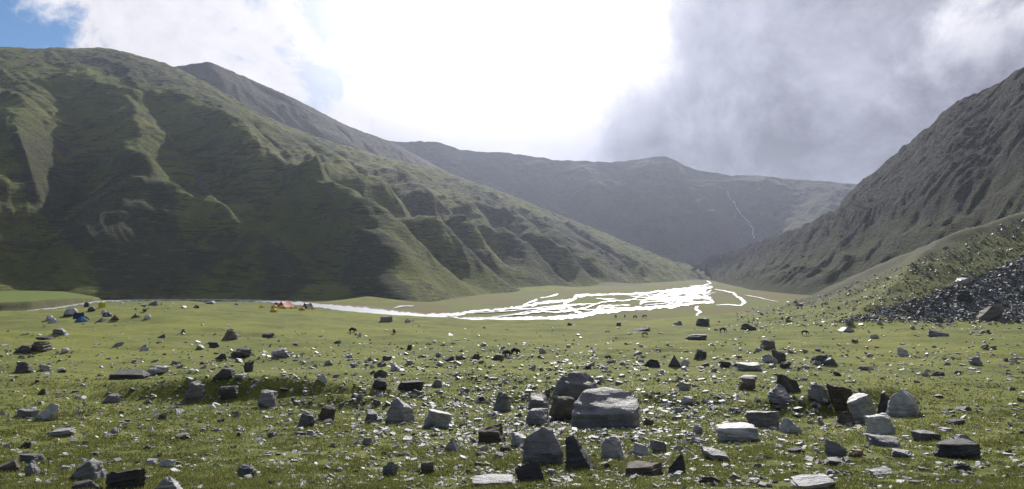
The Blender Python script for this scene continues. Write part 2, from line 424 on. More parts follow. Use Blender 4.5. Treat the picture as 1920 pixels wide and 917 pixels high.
def left_hill():
    ctrl = [(-900, 555, 430, -1500, 60, 1000), (-450, 552, 520, -800, 70, 1200), (0, 553, 610, -330, 84, 1300), (300, 562, 660, 0, 91, 1360),
            (640, 566, 640, 205, 91, 1450), (790, 573, 570, 305, 126, 1500), (880, 560, 740, 420, 192, 1540), (960, 548, 870, 560, 252, 1620),
            (1040, 543, 1000, 700, 290, 1760), (1130, 536, 1230, 860, 331, 1920), (1230, 531, 1480, 1040, 402, 2000),
            (1310, 527, 1800, 1200, 470, 2200), (1350, 524, 2056, 1330, 516, 2400)]
    ctrl = [(a, b, c, d, e, c + (f - c) * (1.42 if c < 700 else 1.25 if c < 900 else 1.1)) for a, b, c, d, e, f in ctrl]
    V, s, t = slope_grid(ctrl, 780, 400, 0.26)
    gul = [([(286, 209), (314, 251), (349, 285), (429, 351), (527, 381), (591, 419), (608, 439), (622, 484), (651, 531), (690, 562)], 1.25),
           ([(480, 235), (511, 261), (554, 322), (597, 340), (644, 362), (666, 390), (723, 405), (752, 452), (784, 473), (860, 516), (915, 545)], 1.1),
           ([(608, 282), (673, 318), (702, 340), (720, 365), (752, 394), (788, 408), (806, 437), (846, 462), (925, 509), (985, 540)], 1.2),
           ([(760, 335), (806, 372), (860, 405), (878, 437), (925, 466), (950, 498), (975, 532)], 0.9),
           ([(800, 345), (846, 383), (925, 419), (950, 452), (1004, 480), (1054, 516), (1090, 536)], 1.1),
           ([(860, 340), (914, 372), (979, 419), (1033, 462), (1076, 498), (1130, 529)], 1.0),
           ([(1004, 405), (1058, 432), (1140, 480), (1200, 515)], 0.8),
           ([(120, 170), (129, 227), (136, 307), (125, 345), (95, 400), (61, 452), (47, 490), (65, 525), (100, 548)], 1.35),
           ([(300, 370), (338, 419), (365, 459), (380, 500), (400, 555)], 0.5),
           ([(428, 440), (431, 490), (440, 550)], 0.45),
           ([(160, 195), (200, 240), (250, 290), (330, 345), (400, 395), (500, 450), (560, 530)], 0.5),
           ([(-60, 200), (-80, 320), (-60, 430), (-40, 540)], 1.2)]
    px, py = project(V[..., 0], V[..., 1], V[..., 2])
    taper = sst(t, -0.02, 0.10) * (1 - 0.55 * sst(t, 0.8, 1.0))
    dz = carve(V, gul, 26.0, 24.0, 0.55) * taper
    # smaller ribs that run down the slope, and hummocks
    wps = s / 58 + 1.1 * fbm(s / 200, t * 4, 3, 13)
    dz += taper * 8.5 * fbm(wps, t * 2.6, 5, 17, 0.55, True)
    dz += taper * 9.0 * fbm(V[..., 0] / 120, V[..., 1] / 120, 4, 19)
    dz += taper * 3.2 * fbm(V[..., 0] / 42, V[..., 1] / 42, 3, 27, 0.5, True)
    dz += taper * 1.6 * fbm(V[..., 0] / 18, V[..., 1] / 18, 3, 29)
    # level trodden steps
    lev = (V[..., 2] + dz) / 3.4 + 1.6 * fbm(V[..., 0] / 45, V[..., 1] / 45, 3, 37)
    dz += taper * 0.9 * (np.abs((lev % 1) - 0.5) * 2 - 0.5) * sst(fbm(V[..., 0] / 90, V[..., 1] / 90, 2, 43), -0.3, 0.2)
    V = V.copy(); V[..., 2] += dz
    heath = blob_mask(px, py, [(240, 470, 175, 105, 20, 1.0), (90, 330, 95, 90, 15, 0.85), (260, 380, 90, 55, 30, 0.8), (530, 510, 70, 55, 50, 0.9),  # heath; the patch on the left spur also paints in the spur's shadow
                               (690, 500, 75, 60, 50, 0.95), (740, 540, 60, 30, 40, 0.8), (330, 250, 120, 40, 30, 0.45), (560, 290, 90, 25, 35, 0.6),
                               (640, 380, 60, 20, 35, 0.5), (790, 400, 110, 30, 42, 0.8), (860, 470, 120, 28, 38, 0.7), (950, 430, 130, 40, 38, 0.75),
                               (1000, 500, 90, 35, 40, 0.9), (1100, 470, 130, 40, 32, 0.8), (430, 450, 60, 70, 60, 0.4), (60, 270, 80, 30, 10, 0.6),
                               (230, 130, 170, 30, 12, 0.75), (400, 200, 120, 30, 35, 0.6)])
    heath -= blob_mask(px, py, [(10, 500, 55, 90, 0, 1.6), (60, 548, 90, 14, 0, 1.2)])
    rock = blob_mask(px, py, [(375, 315, 55, 10, 48, 0.8), (240, 110, 150, 16, 12, 0.35), (590, 205, 60, 12, 30, 0.3)])
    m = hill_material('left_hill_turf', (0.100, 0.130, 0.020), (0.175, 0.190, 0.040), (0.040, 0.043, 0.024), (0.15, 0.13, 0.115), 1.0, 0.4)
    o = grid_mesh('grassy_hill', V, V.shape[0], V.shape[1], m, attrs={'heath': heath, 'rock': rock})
    structure(o)


left_hill()


def hill_behind():
    ctrl = [(60, 300, 1750, -100, 160, 2000), (250, 300, 1750, 200, 140, 2050), (420, 330, 1800, 330, 126, 2100), (480, 340, 1800, 395, 117, 2100), (560, 350, 1900, 470, 150, 2150),
            (660, 370, 2000, 560, 190, 2200), (760, 380, 2100, 640, 232, 2300), (840, 400, 2200, 740, 270, 2400), (930, 420, 2300, 800, 302, 2500), (1060, 450, 2400, 950, 390, 2600)]
    V, s, t = slope_grid(ctrl, 320, 110, 0.15)
    dz = 9 * fbm(s / 90 + fbm(s / 200, t * 2, 2, 3), t * 2.5, 4, 67, 0.55, True) * (1 - 0.55 * sst(t, 0.85, 1)) + 2.5 * fbm(s / 14, t * 14, 4, 68)
    V = V.copy(); V[..., 2] += dz
    m = hill_material('back_hill_turf', (0.055, 0.062, 0.028), (0.075, 0.080, 0.034), (0.045, 0.042, 0.038), (0.12, 0.11, 0.105), 0.6, 0.6)
    o = grid_mesh('rounded_peak', V, V.shape[0], V.shape[1], m, attrs={'heath': np.full(t.shape, 0.35), 'rock': 0.28 + 0.25 * t})
    structure(o)


hill_behind()


def far_mountain():
    ctrl = [(300, 520, 2500, 350, 240, 3500), (620, 522, 2450, 640, 256, 3450), (760, 523, 2400, 760, 268, 3400), (860, 524, 2400, 820, 266, 3400), (900, 524, 2400, 870, 284, 3400),
            (960, 524, 2350, 960, 289, 3350), (1080, 524, 2300, 1050, 303, 3300), (1180, 522, 2250, 1150, 306, 3250),
            (1250, 520, 2250, 1250, 296, 3200), (1290, 518, 2250, 1300, 316, 3250), (1340, 516, 2300, 1380, 330, 3350),
            (1420, 514, 2300, 1480, 338, 3450), (1500, 512, 2300, 1560, 342, 3500), (1600, 512, 2300, 1650, 351, 3550), (1800, 512, 2300, 1800, 350, 3600), (2200, 512, 2200, 2200, 300, 3400)]
    ctrl = [(a, b, c, d, e, c + (f - c) * 0.6) for a, b, c, d, e, f in ctrl]
    V, s, t = slope_grid(ctrl, 460, 170, 0.0)
    taper = sst(t, 0.0, 0.15) * (1 - 0.6 * sst(t, 0.85, 1.0))
    gul = [([(1310, 325), (1362, 365), (1385, 400), (1405, 430), (1412, 450), (1395, 470), (1330, 490)], 1.6), ([(1150, 320), (1170, 380), (1150, 440), (1230, 490)], 0.9),
           ([(1040, 315), (1050, 370), (1080, 430), (1130, 480)], 0.8), ([(1480, 350), (1470, 400), (1440, 440), (1415, 460)], 1.0)]
    dz = carve(V, gul, 30, 50, 0.5) * taper
    dz += taper * 17 * fbm(s / 220 + 0.8 * fbm(s / 500, t * 2, 2, 81), t * 2.2, 5, 83, 0.5, True)
    dz += 5 * fbm(s / 30, t * 20, 4, 87) * sst(t, 0, 0.1)
    V = V.copy(); V[..., 2] += dz
    px, py = project(V[..., 0], V[..., 1], V[..., 2])
    rock = 0.30 + 0.15 * t + blob_mask(px, py, [(1350, 470, 80, 22, -25, 0.5), (1410, 440, 30, 30, 0, 0.4)])
    m = hill_material('far_mountain_turf', (0.046, 0.056, 0.026), (0.064, 0.072, 0.034), (0.038, 0.037, 0.036), (0.10, 0.096, 0.094), 0.3, 0.8)
    o = grid_mesh('far_mountain', V, V.shape[0], V.shape[1], m, attrs={'heath': np.full(t.shape, 0.35), 'rock': rock})
    structure(o)
    # the thin white torrent in its ravine
    vv = V[:-12].reshape(-1, 3); pp, qq = px[:-12].ravel(), py[:-12].ravel()
    line = [(1361, 360), (1367, 372), (1375, 382), (1379, 392), (1388, 404), (1396, 412), (1404, 420), (1410, 432), (1409, 440), (1413, 449)]
    bm = bmesh.new(); prev = None
    for k in range(len(line) * 4 - 3):
        i, f = divmod(k / 4, 1); i = int(i); a = line[i]; b = line[min(i + 1, len(line) - 1)]
        x, y = a[0] + (b[0] - a[0]) * f, a[1] + (b[1] - a[1]) * f + random.uniform(-.6, .6)
        p = vv[np.argmin((pp - x) ** 2 + (qq - y) ** 2)]
        ww = random.uniform(0.5, 2.0)
        c = Vector(p) + Vector((0, -9.0, 3.0))
        cur = (bm.verts.new(c + Vector((-ww, 0, 0.5))), bm.verts.new(c + Vector((ww, 0, 0.5))))
        if prev: bm.faces.new((prev[0], prev[1], cur[1], cur[0]))
        prev = cur
    me = bpy.data.meshes.new('mountain_torrent'); bm.to_mesh(me); bm.free()
    mt, n = mat_new('white_torrent'); finish(n, (0.42, 0.42, 0.43, 1), 0.5)
    me.materials.append(mt)
    o = bpy.data.objects.new('mountain_torrent', me); C.objects.link(o); structure(o)


far_mountain()


def right_hill():
    ctrl = [(2500, 470, 330, 2700, -200, 800), (2100, 480, 420, 2150, 60, 880), (1960, 455, 470, 1985, 122, 930), (1920, 450, 500, 1921, 148, 960), (1850, 470, 540, 1868, 178, 1010),
            (1780, 500, 580, 1790, 208, 1090), (1700, 525, 630, 1722, 268, 1220), (1600, 550, 700, 1668, 316, 1370), (1500, 556, 770, 1630, 345, 1480),
            (1450, 552, 850, 1590, 392, 1580), (1400, 546, 980, 1545, 428, 1700), (1370, 540, 1200, 1480, 452, 1850), (1345, 532, 1500, 1400, 478, 2050), (1335, 528, 1750, 1300, 503, 2300)]
    ctrl = [(a, b, c, d, e, c + (f - c) * 0.34) for a, b, c, d, e, f in ctrl]
    V, s, t = slope_grid(ctrl, 520, 320, -0.30, sm=0.035)
    taper = sst(t, 0.0, 0.2) * (1 - 0.6 * sst(t, 0.85, 1.0))
    dz = taper * 10 * fbm(s / 110 + 0.7 * fbm(s / 300, t * 2, 2, 91), t * 2.0, 4, 93, 0.5, True)
    crag = sst(t, 0.30, 0.5)
    px, py = project(V[..., 0], V[..., 1], V[..., 2])
    cr = fbm(V[..., 0] / 70, V[..., 2] / 45, 4, 97, 0.55, True)
    dz += crag * taper * 17 * sst(cr, 0.0, 0.5)
    dz += crag * 6.5 * fbm(V[..., 0] / 16, V[..., 2] / 10 + V[..., 1] / 16, 4, 99, 0.6, True) * (1 - 0.5 * sst(t, .9, 1))
    dz += 1.2 * fbm(V[..., 0] / 14, V[..., 1] / 14, 3, 101) * sst(t, 0, 0.1)
    lev = fbm(V[..., 0] / 60, V[..., 1] / 40, 3, 105, 0.5, True)
    dz += 5 * sst(lev, 0.1, 0.6) * sst(t, 0.02, 0.15) * (1 - crag)
    V = V.copy(); V[..., 2] += dz
    rock = 0.10 + 0.68 * crag * sst(cr, -0.25, 0.35) + 0.30 * (1 - crag) * sst(lev, 0.0, 0.5)
    heath = 0.30 + 0.2 * fbm(s / 130, t * 5, 3, 107)
    m = hill_material('right_hill_turf', (0.050, 0.062, 0.024), (0.070, 0.085, 0.030), (0.036, 0.036, 0.030), (0.095, 0.090, 0.088), 0.35, 1.8)
    o = grid_mesh('craggy_hill', V, V.shape[0], V.shape[1], m, attrs={'heath': heath, 'rock': rock})
    structure(o)


right_hill()

# ------------------------------------------------------------------ braided river on the flood plain
RIV = [
    ([(40, 584), (75, 580), (110, 577), (140, 571), (170, 567), (205, 564), (260, 562), (330, 561), (420, 562), (480, 563.5), (540, 567), (600, 573), (650, 579), (700, 585), (760, 592), (820, 597), (890, 601)],
     [1.5, 2.2, 2.6, 3, 3.2, 3.2, 3.2, 3.2, 3.4, 3.8, 5.5, 8, 11, 14, 14, 11, 8]),
    ([(860, 600), (920, 600), (968, 598.5), (1026, 597.5), (1084, 592), (1122, 585), (1172, 580), (1230, 576.5), (1268, 574), (1288, 570), (1336, 566)], [9, 9, 8.5, 7, 7.5, 8.5, 6.5, 5.5, 5.5, 5, 3.5]),
    ([(740, 588), (790, 592), (840, 590), (880, 586), (938, 580), (980, 575), (1002, 570), (1043, 564), (1070, 563)], [4, 5, 5, 5, 4.5, 4, 4, 4, 2.5]),
    ([(1078, 555), (1110, 553), (1142, 552), (1189, 551), (1230, 547), (1268, 543), (1300, 541), (1338, 539)], [4, 3, 2.2, 2.8, 2.5, 4, 4, 2.5]),
    ([(1100, 554), (1080, 555), (1079, 560), (1060, 567), (1060, 572), (1068, 578), (1082, 584), (1090, 589)], [3, 4, 4, 4, 3.5, 3.5, 4.5, 5]),
    ([(1108, 588), (1120, 581), (1126, 574), (1150, 572.5), (1184, 572)], [4, 4, 2.5, 2, 1.2]),
    ([(1199, 571), (1207, 563), (1221, 557), (1245, 549), (1270, 545), (1290, 542), (1330, 541)], [2.5, 3, 3.5, 3, 4, 5, 3]),
    ([(1221, 558), (1243, 564), (1262, 570), (1290, 572)], [2.2, 2.2, 2.5, 3]),
    ([(1240, 559), (1265, 557), (1290, 556), (1318, 558), (1334, 562), (1338, 567), (1320, 569)], [1.6, 2, 2.5, 2.5, 2.5, 2.2, 2]),
    ([(1252, 549), (1280, 551), (1305, 553), (1332, 560)], [2.5, 2.5, 2, 2]),
    ([(1300, 542), (1315, 548), (1322, 554), (1334, 559)], [2.5, 2, 2, 2]),
    ([(1275, 547), (1300, 547), (1320, 545)], [2, 2.5, 2]),
    ([(1290, 563), (1300, 566), (1318, 566), (1336, 566)], [1.6, 2, 2, 2]),
    ([(1338, 542), (1356, 545), (1375, 549), (1381, 555), (1392, 562), (1396, 568), (1388, 573), (1366, 571), (1340, 572)], [0.6, 0.9, 1.4, 2, 3, 3, 1.8, 1.3, 0.6]),
    ([(1309, 573), (1304, 579), (1313, 585), (1306, 590), (1314, 597)], [2, 2, 2.2, 1.6, 1.2]),
    ([(1000, 601), (1084, 603), (1130, 606), (1160, 608.5), (1195, 608), (1227, 602), (1262, 605)], [1.6, 1.6, 1.3, 1.3, 1.1, 0.9, 0.5]),
    ([(980, 573), (990, 568), (1003, 563), (1008, 560)], [1.2, 2, 2.2, 1]),
    ([(1011, 559), (1030, 556), (1042, 553), (1047, 550)], [1, 1.6, 2, 0.8]),
    ([(735, 578), (752, 574), (778, 573)], [1, 1.3, 0.8]),
    ([(1324, 525.5), (1328, 528), (1334, 531), (1322, 534), (1306, 538), (1290, 542)], [0.5, 0.8, 0.9, 1, 1.2, 1.6]),
    ([(990, 578), (1030, 579), (1064, 578)], [0.7, 1.4, 1]),
    ([(885, 595), (930, 596), (975, 598)], [0.8, 1.2, 0.9]),
    ([(1115, 559), (1135, 561), (1155, 560)], [0.6, 1.2, 0.7]),
    ([(1290, 536), (1312, 536), (1338, 537)], [0.8, 1.2, 0.8]),
    ([(1395, 553), (1420, 557), (1440, 562), (1462, 567)], [0.4, 0.7, 0.7, 0.4])]


_rb = np.random.default_rng(5)
for _k in range(22):                                        # thin braids between the main channels
    _up = _k < 14
    xa, xb = (_rb.uniform(1175, 1270), _rb.uniform(1285, 1345)) if _up else (_rb.uniform(880, 1060), _rb.uniform(1070, 1210))
    ya, yb_ = (_rb.uniform(549, 577), _rb.uniform(537, 566)) if _up else (_rb.uniform(572, 600), _rb.uniform(556, 584))
    if not _up: ya = max(ya, yb_ + 6)
    _n = 7; _t = np.linspace(0, 1, _n)
    _x = xa + (xb - xa) * _t + _rb.normal(0, 5, _n); _y = ya + (yb_ - ya) * _t + _rb.normal(0, 1.6, _n)
    _w = np.interp(_t, [0, 0.3, 0.8, 1], [0.4, 1.3, 1.5, 0.5]) * _rb.uniform(0.6, 1.4)
    RIV.append((list(zip(_x, _y)), list(_w)))


def ribbons(name, mat, grow, z0):
    V, Fc = [], []
    for k, (pts, ws) in enumerate(RIV):
        pts = np.array(pts, float); ws = np.array(ws, float)
        L = np.concatenate([[0], np.cumsum(np.hypot(*(np.diff(pts, axis=0) * [1, 3]).T))])
        m = int(L[-1] / 2.2) + 3; u = np.linspace(0, L[-1], m)
        x = np.interp(u, L, pts[:, 0]); y = np.interp(u, L, pts[:, 1]); wd = np.interp(u, L, ws)
        q = smooth_cols(np.stack([x, y], 1), 3)
        x, y = q[:, 0], q[:, 1]
        q2 = smooth_cols(q, 7)
        y = y + (0.5 * perlin(u / 14, u * 0 + k * 3.3, 5) + 0.3 * perlin(u / 5, u * 0 + k * 3.3, 25)) * np.minimum(wd, 2.2)
        dxx, dyy = np.gradient(q2[:, 0]), np.gradient(q2[:, 1]) * 3
        l = np.maximum(np.hypot(dxx, dyy), 1e-6); nx, ny = -dyy / l, dxx / l / 3 * 1.0
        nx = nx * 1.0
        a = wd * grow[0] * (0.9 + np.clip(4 / wd, 0.25, 1) * (0.8 * perlin(u / 11, u * 0 + k * 7.7, 6) + 0.4 * perlin(u / 5, u * 0 + k, 16))) / 2 + grow[1]
        b = wd * grow[0] * (0.9 + np.clip(4 / wd, 0.25, 1) * (0.8 * perlin(u / 11, u * 0 + k * 9.1, 8) + 0.4 * perlin(u / 5, u * 0 + k, 18))) / 2 + grow[1]
        end = np.minimum(1, np.minimum(u, L[-1] - u) / 6 + 0.1); a, b = a * end, b * end
        base = len(V)
        zz = z0 + 0.006 * k
        for i in range(m):
            for sg, ww in ((1, a[i]), (-1, b[i])):
                qx, qy = x[i] + sg * nx[i] * min(ww, 1.6) * 2.4, y[i] + sg * ny[i] * ww * 3
                qy = max(qy, 523.0)
                d = pdir(qx, qy); Y0 = zz * d[1] / d[2]
                zf = zz + max(0, Y0 - 1500) * 0.004; Y1 = zf * d[1] / d[2]
                V.append((Y1 * d[0] / d[1], Y1, zf))
        for i in range(m - 1):
            Fc.append((base + 2 * i, base + 2 * i + 1, base + 2 * i + 3, base + 2 * i + 2))
    me = bpy.data.meshes.new(name); me.from_pydata(V, [], Fc)
    bm = bmesh.new(); bm.from_mesh(me); bmesh.ops.recalc_face_normals(bm, faces=bm.faces)
    for f in bm.faces:
        f.normal_update()
        if f.normal.z < 0: f.normal_flip()
        f.smooth = True
    bm.to_mesh(me); bm.free()
    me.materials.append(mat)
    o = bpy.data.objects.new(name, me); C.objects.link(o); structure(o)
    return o


def water_material():
    m, n = mat_new('river_water')
    pos = n.n('ShaderNodeNewGeometry').outputs['Position']
    rip = n.noise(n.vmul(pos, (0.9, 0.5, 1)), 1.0, 5.0, 0.7)
    finish(n, (0.50, 0.51, 0.53, 1), 0.36, rip, 0.5, 0.5, 0.9, {'IOR': 1.34})
    return m


def gravel_material():
    m, n = mat_new('river_gravel')
    pos = n.n('ShaderNodeNewGeometry').outputs['Position']
    a = n.noise(n.vmul(pos, (0.05, 0.02, 0.1)), 1.0, 7.0, 0.7)
    col = n.mix(n.ramp(a, 0.4, 0.6), (0.16, 0.145, 0.125), (0.105, 0.095, 0.075))
    finish(n, col, 0.8, n.noise(pos, 0.8, 6.0, 0.7), 0.5, 0.3, 0.3)
    return m


ribbons('gravel_bar', gravel_material(), (1.25, 0.55), FLOOR + 0.13)
ribbons('river', water_material(), (1.0, 0.0), FLOOR + 0.32)

# ------------------------------------------------------------------ air
def haze():
    bm = bmesh.new()
    bmesh.ops.create_cube(bm, size=1.0)
    lo, hi = Vector((-5200, -5200, -29.0)), Vector((5200, 5200, 620.0))
    for v in bm.verts: v.co = Vector([lo[i] + (v.co[i] + 0.5) * (hi[i] - lo[i]) for i in range(3)])
    me = bpy.data.meshes.new('haze'); bm.to_mesh(me); bm.free()
    m, n = mat_new('valley_haze')
    v = n.n('ShaderNodeVolumePrincipled', {'Color': (0.70, 0.77, 1.0, 1), 'Density': 5.6e-5, 'Anisotropy': 0.68})
    n.n('ShaderNodeOutputMaterial', {'Volume': v.outputs[0]})
    me.materials.append(m)
    o = bpy.data.objects.new('haze', me); C.objects.link(o); o['kind'] = 'stuff'
    o['label'] = 'pale bluish haze filling the valley air'; o['category'] = 'haze'


haze()
#---REST---
# ------------------------------------------------------------------ where a pixel of the photograph meets the ground
_cols = np.arange(-360, 2285, 4.0)
_Ys = np.geomspace(4.0, 900.0, 900)
_cx = (_cols - CX) / F
_GX = _cx[:, None] * _Ys[None, :]
_GY = np.broadcast_to(_Ys[None, :], _GX.shape)
_GZ = height(_GX, _GY)
_PYS = np.minimum.accumulate(project(_GX, _GY, _GZ)[1], axis=1)


def ground_at(px, py):
    """vectorised: photo pixels -> X, Y, Z on the ground"""
    px = np.asarray(px, float); py = np.asarray(py, float)
    ci = np.clip(np.round((px - _cols[0]) / 4).astype(int), 0, len(_cols) - 1)
    Y = np.empty(len(px))
    for i in range(len(px)):
        row = _PYS[ci[i]]
        k = np.searchsorted(-row, -py[i])
        k = min(max(k, 1), len(_Ys) - 1)
        a, b = row[k - 1], row[k]
        f = 0 if a - b < 1e-9 else np.clip((a - py[i]) / (a - b), 0, 1)
        Y[i] = _Ys[k - 1] + f * (_Ys[k] - _Ys[k - 1])
    X = (px - CX) / F * Y
    return X, Y, height(X, Y)


# ------------------------------------------------------------------ rock materials
def rock_material(name, base, attr=False, sheen=0.52, spec=0.5):
    m, n = mat_new(name)
    geo = n.n('ShaderNodeNewGeometry')
    co = n.n('ShaderNodeTexCoord').outputs['Object'] if not attr else geo.outputs['Position']
    pos = geo.outputs['Position']
    a = n.noise(pos, 1.6, 6.0, 0.65)
    b = n.noise(pos, 9.0, 6.0, 0.7)
    lay = n.noise(n.vmul(co, (1.2, 1.2, 9.0)), 1.0 if not attr else 0.8, 5.0, 0.6, 0.6)
    c0 = tuple(base); dk = tuple(x * 0.55 for x in base); lt = tuple(min(0.6, x * 1.35) for x in base)
    col = n.mix(n.ramp(a, 0.36, 0.64), dk, c0)
    col = n.mix(n.ramp(lay, 0.52, 0.66, 0.0, 0.55), col, lt)
    col = n.mix(n.ramp(b, 0.55, 0.72, 0.0, 0.5), col, lt)
    col = n.mix(n.ramp(n.noise(pos, 3.0, 5.0, 0.7), 0.60, 0.68, 0.0, 0.45), col, (0.12, 0.105, 0.06))   # lichen
    if attr:
        t = n.n('ShaderNodeAttribute', attribute_name='tone').outputs['Fac']
        col = n.mix(n.ramp(t, 0.0, 1.0, 0.0, 0.75), tuple(x * 0.35 for x in base), col)
        col = n.mix(n.ramp(t, 0.6, 1.0, 0.0, 0.85), col, (0.58, 0.58, 0.58))
    else:
        rnd = n.n('ShaderNodeObjectInfo').outputs['Random']
        hsv = n.n('ShaderNodeHueSaturation', {'Color': col, 'Value': n.ramp(rnd, 0.0, 1.0, 0.72, 1.28), 'Saturation': n.ramp(rnd, 0.0, 1.0, 1.2, 0.8)})
        col = hsv.outputs[0]
    h = n.math('ADD', n.math('MULTIPLY', lay, 0.6), n.math('MULTIPLY', b, 0.5))
    finish(n, col, sheen, h, 0.9, 0.09, spec)
    return m


ROCK = {'pale': rock_material('pale_slate', (0.38, 0.38, 0.385), sheen=0.55), 'grey': rock_material('grey_slate', (0.20, 0.20, 0.21), sheen=0.58, spec=0.42),
        'dark': rock_material('dark_slate', (0.085, 0.083, 0.085), sheen=0.72, spec=0.3), 'brown': rock_material('brown_slate', (0.135, 0.112, 0.092), sheen=0.75, spec=0.25),
        'rust': rock_material('rusty_stone', (0.26, 0.15, 0.09))}
M_pebble = rock_material('loose_stone', (0.27, 0.27, 0.275), True, 0.50)
M_scree = rock_material('scree_stone', (0.15, 0.153, 0.17), True, 0.62)


def hull_points(kind, rs, few=False):
    """corners of a stone broken along planes: a rough prism cut by random planes"""
    u = rs.uniform
    bm = bmesh.new(); bmesh.ops.create_cube(bm, size=1.0)
    for v in bm.verts:
        v.co = Vector((v.co.x * u(0.82, 1.12) + (v.co.z) * 0.0, v.co.y * u(0.82, 1.12), v.co.z))
    tp = u(0.80, 1.0) if kind == 'slab' else u(0.50, 0.88)
    for v in bm.verts:
        if v.co.z > 0: v.co.x *= tp; v.co.y *= tp
        v.co += Vector((u(-.10, .10), u(-.10, .10), u(-.12, .06) if v.co.z > 0 else 0))
    sh = (u(-0.45, 0.45), u(-0.3, 0.3))
    for v in bm.verts: v.co.x += sh[0] * v.co.z * 0.6; v.co.y += sh[1] * v.co.z * 0.6
    cuts = {'slab': 7, 'wedge': 6, 'block': 9, 'round': 22}[kind]
    if few: cuts = 2
    pl = []
    for _ in range(cuts):
        n = Vector(rs.normal(size=3))
        if kind == 'slab': n.z *= 0.35
        n.normalize(); pl.append((n, u(0.34, 0.54) if kind != 'round' else u(0.49, 0.60)))
    if kind == 'wedge':
        a = u(0, 6.28); n = Vector((math.cos(a), math.sin(a) * 0.6, u(0.55, 1.0))).normalized(); pl.append((n, u(0.08, 0.22)))
        a += u(1.8, 4.2); n = Vector((math.cos(a), math.sin(a), u(0.3, 0.9))).normalized(); pl.append((n, u(0.2, 0.36)))
    if kind == 'slab':
        n = Vector((u(-0.22, 0.22), u(-0.22, 0.12), 1)).normalized(); pl.append((n, u(0.30, 0.42)))
    if kind == 'block':
        n = Vector((u(-0.5, 0.5), u(-0.5, 0.2), 1)).normalized(); pl.append((n, u(0.28, 0.42)))
    for n, d in pl:
        bmesh.ops.bisect_plane(bm, geom=bm.verts[:] + bm.edges[:] + bm.faces[:], plane_co=n * d, plane_no=n, clear_outer=True)
    P_ = np.array([v.co[:] for v in bm.verts]); bm.free()
    P_[:, :2] -= (P_[:, :2].max(0) + P_[:, :2].min(0)) / 2
    P_[:, :2] /= np.ptp(P_[:, :2], axis=0)
    P_[:, 2] = (P_[:, 2] - P_[:, 2].min()) / np.ptp(P_[:, 2]) * 1.25 - 0.25
    return [tuple(p) for p in P_]


def rock_mesh(kind, seed, detail=2, rough=0.035, pts=None):
    rs = np.random.default_rng(seed)
    bm = bmesh.new()
    for p in (pts or hull_points(kind, rs, detail == 0)): bm.verts.new(p)
    r = bmesh.ops.convex_hull(bm, input=bm.verts[:])
    bmesh.ops.delete(bm, geom=list({e for e in r['geom_interior'] + r['geom_unused'] if isinstance(e, bmesh.types.BMVert)}), context='VERTS')
    bmesh.ops.dissolve_limit(bm, angle_limit=R(6), verts=bm.verts[:], edges=bm.edges[:])
    if detail:
        bmesh.ops.bevel(bm, geom=bm.edges[:], offset=0.016, segments=1, affect='EDGES', clamp_overlap=True)
        bmesh.ops.triangulate(bm, faces=bm.faces[:])
        for k in range(detail):
            lim = 0.30 / (1.7 ** k)
            ed = [e for e in bm.edges if e.calc_length() > lim]
            if ed: bmesh.ops.subdivide_edges(bm, edges=ed, cuts=1, use_grid_fill=False)
            bmesh.ops.triangulate(bm, faces=bm.faces[:])
        bm.normal_update()
        off = rs.uniform(0, 50, 3)
        co = np.array([v.co[:] for v in bm.verts])
        d1 = fbm(co[:, 0] * 2.6 + off[0] + co[:, 2], co[:, 1] * 2.6 + off[1] - co[:, 2] * 1.4, 3, seed % 13)
        d2 = perlin(co[:, 2] * 7 + off[2], co[:, 0] * 1.2 + co[:, 1], 3)              # bedding ledges
        dd = rough * (2.0 * d1 + 0.8 * np.sign(d2) * np.abs(d2) ** 0.5)
        for v, q in zip(bm.verts, dd): v.co += v.normal * float(q)
    else:
        bmesh.ops.triangulate(bm, faces=bm.faces[:])
    me = bpy.data.meshes.new(kind + '_rock'); bm.to_mesh(me); bm.free()
    if detail:
        for p in me.polygons: p.use_smooth = True
        me.set_sharp_from_angle(angle=R(24))
    return me


PROTO = {}
for kind, cnt in (('slab', 16), ('wedge', 14), ('block', 14), ('round', 6)):
    PROTO[kind] = [rock_mesh(kind, 100 + 17 * i + len(kind) * 1000, 3, 0.045) for i in range(cnt)]
_mc = {}


def proto(kind, i, tone):
    key = (kind, i % len(PROTO[kind]), tone)
    if key not in _mc:
        me = PROTO[kind][key[1]].copy(); me.materials.clear(); me.materials.append(ROCK[tone]); _mc[key] = me
    return _mc[key]


rock_spots = []                                             # (px, py, w, h) taken


def place_rock(name, px, py, w, h, kind, tone, label, seed, rot=None, tilt=(0, 0), mesh=None, depth=0.8, group=None):
    X, Y, Z = (float(v[0]) for v in ground_at([px], [py]))
    k = Y / F
    me = mesh or proto(kind, seed, tone)
    xs = np.array([v.co[:] for v in me.vertices]) if mesh else None
    o = bpy.data.objects.new(name, me); C.objects.link(o)
    W, H = w * k, h * k
    D = W * depth
    o.location = (X, Y + D * 0.35, float(height(np.array([X]), np.array([Y + D * 0.35]))[0]) - 0.10 * H)
    o.scale = (W, D, H * 1.12)
    rs = random.Random(seed * 31 + int(px))
    o.rotation_euler = (R(tilt[0]), R(tilt[1]), rot if rot is not None else rs.choice([0, math.pi]) + rs.uniform(-0.5, 0.5))
    o['label'] = label; o['category'] = 'rock' if name != 'boulder' else 'boulder'
    o['group'] = group or 'rocks strewn over the meadow'
    rock_spots.append((px, py - h / 2, w, h))
    return o


